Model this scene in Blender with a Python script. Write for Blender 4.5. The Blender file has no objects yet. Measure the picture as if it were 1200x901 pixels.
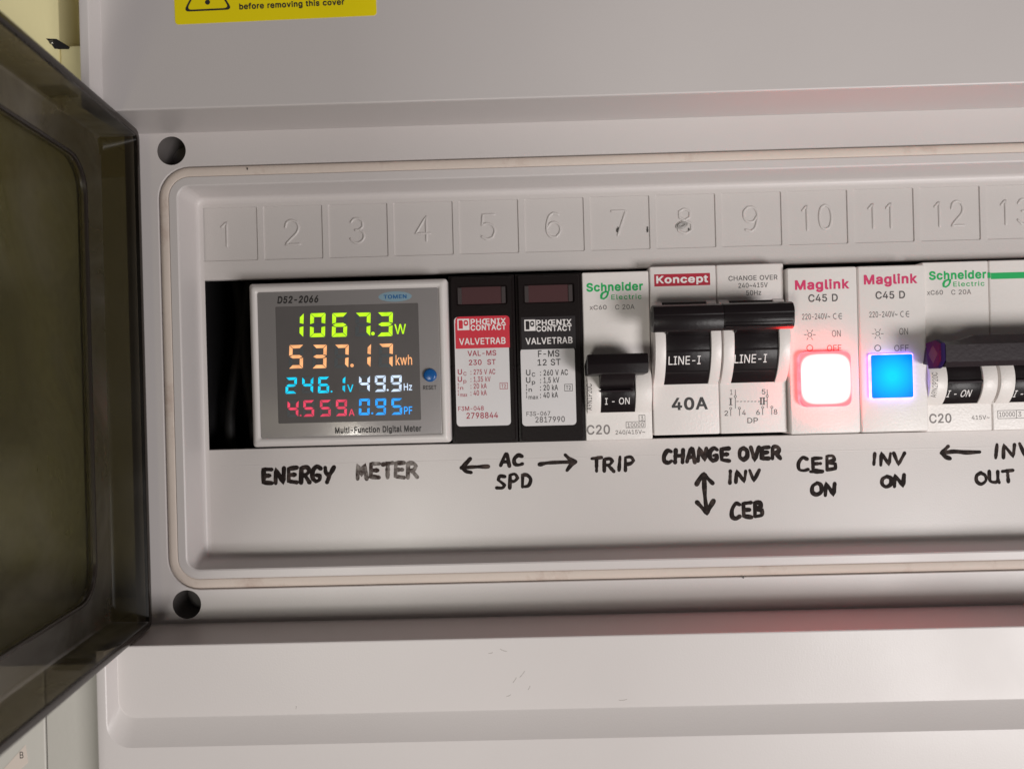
import bpy, bmesh, math, random
from math import sin, cos, radians, pi
from mathutils import Vector, Matrix
from mathutils.geometry import delaunay_2d_cdt

# ------------------------------------------------------------------ camera
# all builders below work in millimetres; x right, z up, y into the wall
random.seed(7)
sc = bpy.context.scene
MM = 0.001
YAW, ROLL, DIST, FPX = radians(0.65), radians(1.5), 210.0, 900.0
FW = Vector((-sin(YAW), cos(YAW), 0))
R0 = Vector((cos(YAW), sin(YAW), 0)); U0 = Vector((0, 0, 1))
RT = R0*cos(ROLL) - U0*sin(ROLL)
UP = R0*sin(ROLL) + U0*cos(ROLL)
CAM = Vector((DIST*math.tan(YAW), -DIST, 0))
cam_data = bpy.data.cameras.new('camera')
cam = bpy.data.objects.new('camera', cam_data)
sc.collection.objects.link(cam); sc.camera = cam
cam.matrix_world = Matrix(((RT.x, UP.x, -FW.x, CAM.x*MM), (RT.y, UP.y, -FW.y, CAM.y*MM),
                           (RT.z, UP.z, -FW.z, CAM.z*MM), (0, 0, 0, 1)))
cam_data.sensor_width = 36; cam_data.lens = FPX/1200*36
cam_data.clip_start = 0.01; cam_data.clip_end = 20
cam_data.dof.use_dof = True
cam_data.dof.focus_distance = 0.203
cam_data.dof.aperture_fstop = 15

# ------------------------------------------------------------------ world, lamps
w = bpy.data.worlds.new('World'); sc.world = w; w.use_nodes = True
nt = w.node_tree; bg = nt.nodes['Background']
bg.inputs['Color'].default_value = (1.0, 0.93, 0.90, 1)
bg.inputs['Strength'].default_value = 0.06
def area(name, loc, target, sx, sy, power, col):
    l = bpy.data.lights.new(name, 'AREA'); l.shape = 'RECTANGLE'; l.size = sx*MM; l.size_y = sy*MM
    l.energy = power; l.color = col
    o = bpy.data.objects.new(name, l); sc.collection.objects.link(o)
    o.location = Vector(loc)*MM
    o.rotation_euler = (Vector(target)-Vector(loc)).to_track_quat('-Z', 'Y').to_euler()
    return o
area('room_light', (540, -740, -300), (30, 0, 0), 330, 260, 5.7, (1.0, 0.965, 0.95))
area('low_fill_light', (230, -235, -265), (40, 0, -60), 190, 150, 0.18, (1.0, 0.97, 0.93))  # added fill with no known source; brightens the lower right
area('glare_light', (-115, -470, -125), (-40, 0, -35), 60, 90, 0.60, (1.0, 0.97, 0.88))  # added at the mirror angle to lay a glare patch on the plate
sc.view_settings.view_transform = 'Standard'; sc.view_settings.look = 'None'
sc.view_settings.exposure = 0; sc.view_settings.gamma = 1
sc.render.engine = 'CYCLES'
sc.cycles.use_denoising = True
sc.cycles.max_bounces = 10; sc.cycles.transparent_max_bounces = 24
sc.cycles.caustics_reflective = False; sc.cycles.caustics_refractive = False
sc.cycles.sample_clamp_indirect = 4

def at(px, py, y):
    """point on the plane y (mm) lying behind a spot of the photograph"""
    d = FW*FPX + RT*(px-600) + UP*(450.5-py)
    t = (y-CAM.y)/d.y
    p = CAM + d*t
    return p.x, p.z
def sc_at(y):
    return FPX/(y-CAM.y)          # pixels per mm on plane y

# ------------------------------------------------------------------ materials
def mat(name, col, rough=0.45, metal=0.0, bump=0.0, bscale=900, var=0.0, vscale=40, spec=0.5, coat=0.0,
        dirt=None, dirt_scale=60, dirt_lo=0.6, dirt_hi=0.75, emit=None, estr=0):
    m = bpy.data.materials.new(name); m.use_nodes = True
    n = m.node_tree.nodes; L = m.node_tree.links; b = n['Principled BSDF']
    b.inputs['Base Color'].default_value = (*col, 1)
    b.inputs['Roughness'].default_value = rough; b.inputs['Metallic'].default_value = metal
    b.inputs['Specular IOR Level'].default_value = spec
    b.inputs['Coat Weight'].default_value = coat; b.inputs['Coat Roughness'].default_value = 0.08
    if emit:
        b.inputs['Emission Color'].default_value = (*emit, 1); b.inputs['Emission Strength'].default_value = estr
    tc = n.new('ShaderNodeTexCoord'); out = None
    if var:
        t = n.new('ShaderNodeTexNoise'); t.inputs['Scale'].default_value = vscale; t.inputs['Detail'].default_value = 5
        L.new(tc.outputs['Object'], t.inputs['Vector'])
        mx = n.new('ShaderNodeMix'); mx.data_type = 'RGBA'
        mx.inputs[6].default_value = (*[c*(1-var) for c in col], 1)
        mx.inputs[7].default_value = (*[min(1, c*(1+var)) for c in col], 1)
        L.new(t.outputs['Fac'], mx.inputs[0]); out = mx.outputs[2]
        rr = n.new('ShaderNodeMapRange'); rr.inputs[1].default_value = .3; rr.inputs[2].default_value = .7
        rr.inputs[3].default_value = rough*0.85; rr.inputs[4].default_value = min(1, rough*1.15)
        L.new(t.outputs['Fac'], rr.inputs[0]); L.new(rr.outputs[0], b.inputs['Roughness'])
    if dirt:
        t = n.new('ShaderNodeTexNoise'); t.inputs['Scale'].default_value = dirt_scale; t.inputs['Detail'].default_value = 8
        t.inputs['Roughness'].default_value = .7
        L.new(tc.outputs['Object'], t.inputs['Vector'])
        mr = n.new('ShaderNodeMapRange'); mr.inputs[1].default_value = dirt_lo; mr.inputs[2].default_value = dirt_hi
        L.new(t.outputs['Fac'], mr.inputs[0])
        mx = n.new('ShaderNodeMix'); mx.data_type = 'RGBA'
        mx.inputs[7].default_value = (*dirt, 1)
        if out: L.new(out, mx.inputs[6])
        else: mx.inputs[6].default_value = (*col, 1)
        L.new(mr.outputs[0], mx.inputs[0]); out = mx.outputs[2]
    if out: L.new(out, b.inputs['Base Color'])
    if bump:
        t = n.new('ShaderNodeTexNoise'); t.inputs['Scale'].default_value = bscale; t.inputs['Detail'].default_value = 2
        L.new(tc.outputs['Object'], t.inputs['Vector'])
        bp = n.new('ShaderNodeBump'); bp.inputs['Strength'].default_value = bump; bp.inputs['Distance'].default_value = 0.0002
        L.new(t.outputs['Fac'], bp.inputs['Height']); L.new(bp.outputs[0], b.inputs['Normal'])
    return m
M = dict(
    shell=mat('grey_plastic', (.60, .56, .552), .40, bump=.12, bscale=2300, var=.025, vscale=25,
              dirt=(.42, .38, .35), dirt_scale=130, dirt_lo=.70, dirt_hi=.82),
    plate=mat('grey_plate_plastic', (.58, .543, .53), .35, spec=.38, bump=.16, bscale=2600, var=.03, vscale=18,
              dirt=(.40, .37, .34), dirt_scale=170, dirt_lo=.71, dirt_hi=.83),
    gasket=mat('foam_gasket', (.64, .55, .49), .6, bump=.3, bscale=700, var=.05, vscale=60,
               dirt=(.30, .17, .12), dirt_scale=40, dirt_lo=.56, dirt_hi=.85),
    hole=mat('screw_hole_plastic', (.15, .135, .13), .5),
    void=mat('interior_black', (.012, .011, .012), .6),
    cable=mat('cable_black', (.012, .011, .011), .6, spec=.2),
    rail=mat('rail_steel', (.35, .35, .35), .35, metal=1),
    cream=mat('cream_plastic', (.82, .74, .42), .5, bump=.2, var=.04, vscale=20),
    wallp=mat('wall_paint', (.56, .53, .38), .8, bump=.3, bscale=300, var=.05, vscale=12),
    white2=mat('neighbour_plastic', (.50, .48, .44), .45, bump=.2, var=.03),
    body=mat('breaker_plastic', (.78, .735, .71), .38, bump=.25, bscale=1600, var=.02, vscale=70),
    body2=mat('changeover_plastic', (.76, .71, .69), .36, bump=.25, bscale=1600, var=.02, vscale=70),
    mbody=mat('meter_plastic', (.66, .62, .605), .33, var=.02, vscale=50),
    black=mat('black_toggle_plastic', (.012, .009, .010), .30, bump=.15, bscale=1200, spec=.16),
    blackm=mat('black_matte_plastic', (.010, .007, .007), .40, bump=.2, bscale=1300, spec=.14),
    greybar=mat('dark_grey_toggle_plastic', (.022, .015, .018), .40, bump=.2, bscale=1200, spec=.3),
    window=mat('dark_red_window', (.075, .034, .036), .22, coat=.5),
    winframe=mat('window_edge', (.055, .045, .045), .3),
    lab_white=mat('label_paper', (.66, .635, .64), .4, var=.01),
    lab_red=mat('label_red', (.60, .028, .050), .4),
    lab_black=mat('label_black', (.02, .016, .018), .35),
    ink_red=mat('ink_red', (.36, .02, .05), .5),
    ink_mag=mat('ink_magenta', (.62, .03, .13), .5),
    ink_black=mat('ink_black', (.03, .027, .027), .5),
    ink_grey=mat('ink_grey', (.20, .18, .175), .5),
    ink_dgrey=mat('ink_dark_grey', (.085, .075, .075), .5),
    ink_white=mat('ink_white', (.80, .76, .75), .5),
    ink_green=mat('ink_green', (.0, .40, .10), .45),
    ink_blue=mat('ink_blue', (.01, .11, .30), .45),
    red_patch=mat('print_red', (.42, .012, .035), .45),
    yellow=mat('sticker_yellow', (.93, .76, .006), .32, var=.03),
    sticker=mat('paper_sticker', (.62, .54, .48), .6),
    marker=mat('marker_ink', (.014, .009, .008), .7, spec=.15, dirt=(.085, .06, .052), dirt_scale=380, dirt_lo=.5, dirt_hi=.75),
    marker_faint=mat('marker_ink_faint', (.04, .026, .022), .7, spec=.15, dirt=(.30, .27, .25), dirt_scale=380, dirt_lo=.42, dirt_hi=.66),
    face=mat('meter_face_silver', (.31, .29, .286), .30, metal=.2, bump=.1, bscale=900, coat=.3),
    glass=mat('lcd_glass', (.125, .115, .113), .2, coat=.4, var=.22, vscale=38),
    btn=mat('reset_button_blue', (.008, .09, .30), .25),
    scuff=mat('dark_scuff', (.05, .045, .042), .5),
    melt=mat('melted_plastic', (.36, .34, .33), .3),
    scratch=mat('scratch_grey', (.30, .27, .25), .6),
    screw=mat('screw_steel', (.5, .48, .42), .3, metal=1),
    seam=mat('seam_shadow_gap', (.10, .095, .09), .7),
)
def emat(name, col, strength):
    m = bpy.data.materials.new(name); m.use_nodes = True
    n = m.node_tree.nodes; b = n['Principled BSDF']
    b.inputs['Base Color'].default_value = (*[c*.3 for c in col], 1); b.inputs['Roughness'].default_value = .3
    b.inputs['Emission Color'].default_value = (*col, 1); b.inputs['Emission Strength'].default_value = strength
    L = m.node_tree.links; tc = n.new('ShaderNodeTexCoord'); t = n.new('ShaderNodeTexNoise'); t.inputs['Scale'].default_value = 420
    t.inputs['Detail'].default_value = 1
    r = n.new('ShaderNodeMapRange'); r.inputs[1].default_value = .3; r.inputs[2].default_value = .7
    r.inputs[3].default_value = strength*.72; r.inputs[4].default_value = strength*1.18
    L.new(tc.outputs['Object'], t.inputs['Vector']); L.new(t.outputs['Fac'], r.inputs[0]); L.new(r.outputs[0], b.inputs['Emission Strength'])
    return m
E_ = dict(lime=emat('led_lime', (.55, 1.0, .02), 1.0), orange=emat('led_orange', (1.0, .46, .20), 1.0),
          cyan=emat('led_cyan', (.01, .68, 1.0), .95), white=emat('led_white', (.66, .80, 1.0), 1.0),
          pink=emat('led_pink', (.85, .07, .14), .85), blue=emat('led_blue', (.02, .36, 1.0), 1.0))
GHOST = mat('segment_off', (.10, .112, .12), .3)
def cap_mat(name, core, edge, strength, half, power, d0, d1):
    """lit lens: the lamp behind it is brightest in the middle"""
    m = bpy.data.materials.new(name); m.use_nodes = True
    n = m.node_tree.nodes; L = m.node_tree.links; b = n['Principled BSDF']
    b.inputs['Base Color'].default_value = (.01, .02, .03, 1); b.inputs['Roughness'].default_value = .18; b.inputs['Specular IOR Level'].default_value = .15
    tc = n.new('ShaderNodeTexCoord'); mp = n.new('ShaderNodeMapping')
    mp.inputs['Scale'].default_value = (1/half, 0.0, 1/half); mp.vector_type = 'POINT'
    sx = n.new('ShaderNodeSeparateXYZ'); ab = []
    for k in (0, 2):
        a = n.new('ShaderNodeMath'); a.operation = 'ABSOLUTE'; L.new(sx.outputs[k], a.inputs[0])
        pw_ = n.new('ShaderNodeMath'); pw_.operation = 'POWER'; pw_.inputs[1].default_value = power
        L.new(a.outputs[0], pw_.inputs[0]); ab.append(pw_)
    ad = n.new('ShaderNodeMath'); L.new(ab[0].outputs[0], ad.inputs[0]); L.new(ab[1].outputs[0], ad.inputs[1])
    g = n.new('ShaderNodeMath'); g.operation = 'POWER'; g.inputs[1].default_value = 1/power; L.new(ad.outputs[0], g.inputs[0])
    r = n.new('ShaderNodeMix'); r.data_type = 'RGBA'
    r.inputs[6].default_value = (*core, 1); r.inputs[7].default_value = (*edge, 1)
    mr = n.new('ShaderNodeMapRange'); mr.inputs[1].default_value = d0; mr.inputs[2].default_value = d1
    L.new(tc.outputs['Object'], mp.inputs[0]); L.new(mp.outputs[0], sx.inputs[0]); L.new(g.outputs[0], mr.inputs[0])
    L.new(mr.outputs[0], r.inputs[0]); L.new(r.outputs[2], b.inputs['Emission Color'])
    b.inputs['Emission Strength'].default_value = strength
    return m
def smoke_mat(name, tint, diffuse=.008, gloss=.12):
    m = bpy.data.materials.new(name); m.use_nodes = True
    n = m.node_tree.nodes; L = m.node_tree.links; n.clear()
    o = n.new('ShaderNodeOutputMaterial'); t = n.new('ShaderNodeBsdfTransparent'); g = n.new('ShaderNodeBsdfGlossy')
    d = n.new('ShaderNodeBsdfDiffuse'); f = n.new('ShaderNodeFresnel'); f.inputs[0].default_value = 1.42
    tc = n.new('ShaderNodeTexCoord'); no = n.new('ShaderNodeTexNoise'); no.inputs['Scale'].default_value = 16
    no.inputs['Detail'].default_value = 4
    bp = n.new('ShaderNodeBump'); bp.inputs['Strength'].default_value = .10; bp.inputs['Distance'].default_value = .003
    L.new(tc.outputs['Object'], no.inputs[0]); L.new(no.outputs[0], bp.inputs['Height'])
    L.new(bp.outputs[0], g.inputs['Normal'])
    t.inputs[0].default_value = (*tint, 1); g.inputs['Roughness'].default_value = .28
    d.inputs[0].default_value = (.20, .18, .14, 1)
    m1 = n.new('ShaderNodeMixShader'); m1.inputs[0].default_value = diffuse
    L.new(t.outputs[0], m1.inputs[1]); L.new(d.outputs[0], m1.inputs[2])
    fm = n.new('ShaderNodeMath'); fm.operation = 'MULTIPLY'; fm.inputs[1].default_value = gloss
    n2 = n.new('ShaderNodeTexNoise'); n2.inputs['Scale'].default_value = 30; n2.inputs['Detail'].default_value = 6; n2.inputs['Distortion'].default_value = 1.5
    r2 = n.new('ShaderNodeMapRange'); r2.inputs[1].default_value = .35; r2.inputs[2].default_value = .7; r2.inputs[3].default_value = .5; r2.inputs[4].default_value = 1.8
    f2 = n.new('ShaderNodeMath'); f2.operation = 'MULTIPLY'
    L.new(tc.outputs['Object'], n2.inputs[0]); L.new(n2.outputs[0], r2.inputs[0]); L.new(r2.outputs[0], f2.inputs[1]); L.new(f.outputs[0], f2.inputs[0]); L.new(f2.outputs[0], fm.inputs[0])
    m2 = n.new('ShaderNodeMixShader'); L.new(fm.outputs[0], m2.inputs[0])
    L.new(m1.outputs[0], m2.inputs[1]); L.new(g.outputs[0], m2.inputs[2]); L.new(m2.outputs[0], o.inputs[0])
    return m
M['smoke'] = smoke_mat('smoked_polycarbonate', (.39, .365, .31), .012, .15)
M['smoke_thin'] = smoke_mat('smoked_polycarbonate_thin', (.49, .475, .375), .018, .30)
M['smoke_clear'] = smoke_mat('smoked_polycarbonate_moulding', (.86, .85, .80), .02, .10)
M['smoke_edge'] = mat('smoked_edge', (.020, .015, .012), .25)

# ------------------------------------------------------------------ mesh helpers
def fill(loops, eps=1e-5, nonzero=False):
    """triangles inside a set of loops, holes left open (even-odd)"""
    vs = []; es = []
    for l in loops:
        k = len(vs); n = len(l); vs += [Vector((p[0], p[1])) for p in l]; es += [(k+i, k+(i+1) % n) for i in range(n)]
    v2, _, f2, *_r = delaunay_2d_cdt(vs, es, [], 0, eps)
    out = []
    for f in f2:
        cx = sum(v2[i].x for i in f)/len(f); cy = sum(v2[i].y for i in f)/len(f); c = 0
        for l in loops:
            n = len(l)
            for i in range(n):
                x0, y0 = l[i-1][0], l[i-1][1]; x1, y1 = l[i][0], l[i][1]
                if (y0 > cy) != (y1 > cy) and cx < (x1-x0)*(cy-y0)/(y1-y0)+x0:
                    c = c+(1 if y1 > y0 else -1) if nonzero else c ^ 1
        if c: out.append(tuple(f))
    return [(v.x, v.y) for v in v2], out
ORG = {}                                              # world origin (mm) of every thing
def thing(name, label, cat, origin, group=None):
    o = bpy.data.objects.new(name, None); o.empty_display_size = .01
    sc.collection.objects.link(o); o.location = Vector(origin)*MM
    o['label'] = label; o['category'] = cat
    if group: o['group'] = group
    ORG[o] = Vector(origin); return o
def link(name, verts, faces, m, parent=None, smooth=30, origin=None, mats=None, midx=None):
    if parent is not None and origin is None: origin = ORG[parent]
    org = Vector(origin) if origin is not None else Vector((0, 0, 0))
    me = bpy.data.meshes.new(name)
    me.from_pydata([tuple((Vector(v)-org)*MM) for v in verts], [], faces)
    for mm_ in (mats or [m]): me.materials.append(mm_)
    if midx:
        for p, i in zip(me.polygons, midx): p.material_index = i
    bm = bmesh.new(); bm.from_mesh(me)
    bmesh.ops.recalc_face_normals(bm, faces=bm.faces); bm.to_mesh(me); bm.free()
    if smooth:
        me.polygons.foreach_set('use_smooth', [True]*len(me.polygons))
        me.set_sharp_from_angle(angle=radians(smooth))
    me.update()
    o = bpy.data.objects.new(name, me); sc.collection.objects.link(o)
    if parent is not None:
        o.parent = parent
        po = ORG[parent]
        o.location = (org-po)*MM
    else:
        o.location = org*MM
    ORG[o] = org
    return o
class Geo:
    def __init__(s): s.v = []; s.f = []
    def add(s, v, f):
        k = len(s.v); s.v += [tuple(x) for x in v]; s.f += [tuple(i+k for i in q) for q in f]; return s
    def loft(s, rings, closed=True, cap0=False, cap1=False):
        n = len(rings[0]); v = [p for r in rings for p in r]; f = []
        for i in range(len(rings)-1):
            for j in range(n if closed else n-1):
                a = i*n+j; b = i*n+(j+1) % n
                f.append((a, b, b+n, a+n))
        if cap0: f.append(tuple(range(n-1, -1, -1)))
        if cap1: f.append(tuple((len(rings)-1)*n+j for j in range(n)))
        return s.add(v, f)
    def flat(s, outer, holes, y):
        """flat face on plane y with holes; loops are lists of (x, z)"""
        loops = [outer]+holes
        pts, tri = fill(loops)
        return s.add([(x, y, z) for x, z in pts], tri)
    def box(s, x0, x1, y0, y1, z0, z1, b=.4, seg=2):
        bm = bmesh.new(); bmesh.ops.create_cube(bm, size=1)
        for v in bm.verts:
            v.co = Vector(((x0+x1)/2+v.co.x*(x1-x0), (y0+y1)/2+v.co.y*(y1-y0), (z0+z1)/2+v.co.z*(z1-z0)))
        if b: bmesh.ops.bevel(bm, geom=bm.edges[:], offset=b, segments=seg, profile=.6, affect='EDGES')
        bm.verts.ensure_lookup_table(); bm.verts.index_update()
        s.add([v.co[:] for v in bm.verts], [[v.index for v in f.verts] for f in bm.faces]); bm.free(); return s
    def extr(s, prof, x0, x1, b=0):
        """(y, z) outline pushed along x, rounded ends"""
        n = len(prof); cy = sum(p[0] for p in prof)/n; cz = sum(p[1] for p in prof)/n
        def ring(x, k):
            out = []
            for y, z in prof:
                d = Vector((y-cy, z-cz)); L = max(d.length, 1e-6); q = d*(1-k/L)
                out.append((x, cy+q.x, cz+q.y))
            return out
        if b: rs = [ring(x0, b), ring(x0+b*.3, b*.3), ring(x0+b, 0), ring(x1-b, 0), ring(x1-b*.3, b*.3), ring(x1, b)]
        else: rs = [ring(x0, 0), ring(x1, 0)]
        return s.loft(rs, True, True, True)
    def disc(s, x, z, r, y0, y1, n=24, rb=0):
        def ring(rr, y): return [(x+rr*cos(2*pi*k/n), y, z+rr*sin(2*pi*k/n)) for k in range(n)]
        rs = [ring(r, y1), ring(r, y0+rb), ring(r-rb*.3, y0+rb*.3), ring(r-rb, y0)] if rb else [ring(r, y1), ring(r, y0)]
        return s.loft(rs, True, False, True)
    def tube(s, pts, r, n=8, flat=1.0, taper=True):
        """tube along a path in xz, squashed along y by 'flat'"""
        P = [Vector(p) for p in pts]; rings = []
        T = []
        for i in range(len(P)):
            a = P[max(0, i-1)]; b = P[min(len(P)-1, i+1)]
            t = (b-a); t = t.normalized() if t.length > 1e-9 else Vector((1, 0, 0)); T.append(t)
        seq = [(P[i], T[i], r if not callable(r) else r(i/(len(P)-1))) for i in range(len(P))]
        if taper:
            p, t, q = seq[0]; seq = [(p-t*q*.98, t, q*.15), (p-t*q*.7, t, q*.7)]+seq
            p, t, q = seq[-1]; seq += [(p+t*q*.7, t, q*.7), (p+t*q*.98, t, q*.15)]
        for p, t, q in seq:
            side = Vector((0, 1, 0)).cross(t)
            side = side.normalized() if side.length > 1e-6 else Vector((1, 0, 0))
            up = t.cross(side).normalized()
            rings.append([tuple(p+side*q*cos(2*pi*k/n)+up*q*flat*sin(2*pi*k/n)) for k in range(n)])
        return s.loft(rings, True, True, True)
    def link(s, name, m, parent=None, **k): return link(name, s.v, s.f, m, parent, **k)
def rr(x0, x1, z0, z1, r, n=6):
    """rounded rectangle, n steps in each corner, as (x, z)"""
    out = []
    for cx, cz, a0 in ((x1-r, z1-r, 0), (x0+r, z1-r, 90), (x0+r, z0+r, 180), (x1-r, z0+r, 270)):
        for k in range(n+1):
            a = radians(a0+90*k/n); out.append((cx+r*cos(a), cz+r*sin(a)))
    return out
def at_y(loop, y): return [(x, y, z) for x, z in loop]
def rbox(g, x0, x1, z0, z1, yf, yb, r=1, b=.5, n=5):
    """block with rounded corners seen from the front and a rounded front edge"""
    g.loft([at_y(rr(x0, x1, z0, z1, r, n), yb), at_y(rr(x0, x1, z0, z1, r, n), yf+b),
            at_y(rr(x0+b*.3, x1-b*.3, z0+b*.3, z1-b*.3, max(.05, r-b*.3), n), yf+b*.3),
            at_y(rr(x0+b, x1-b, z0+b, z1-b, max(.05, r-b), n), yf)], True, True, True)
    return g

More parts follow.
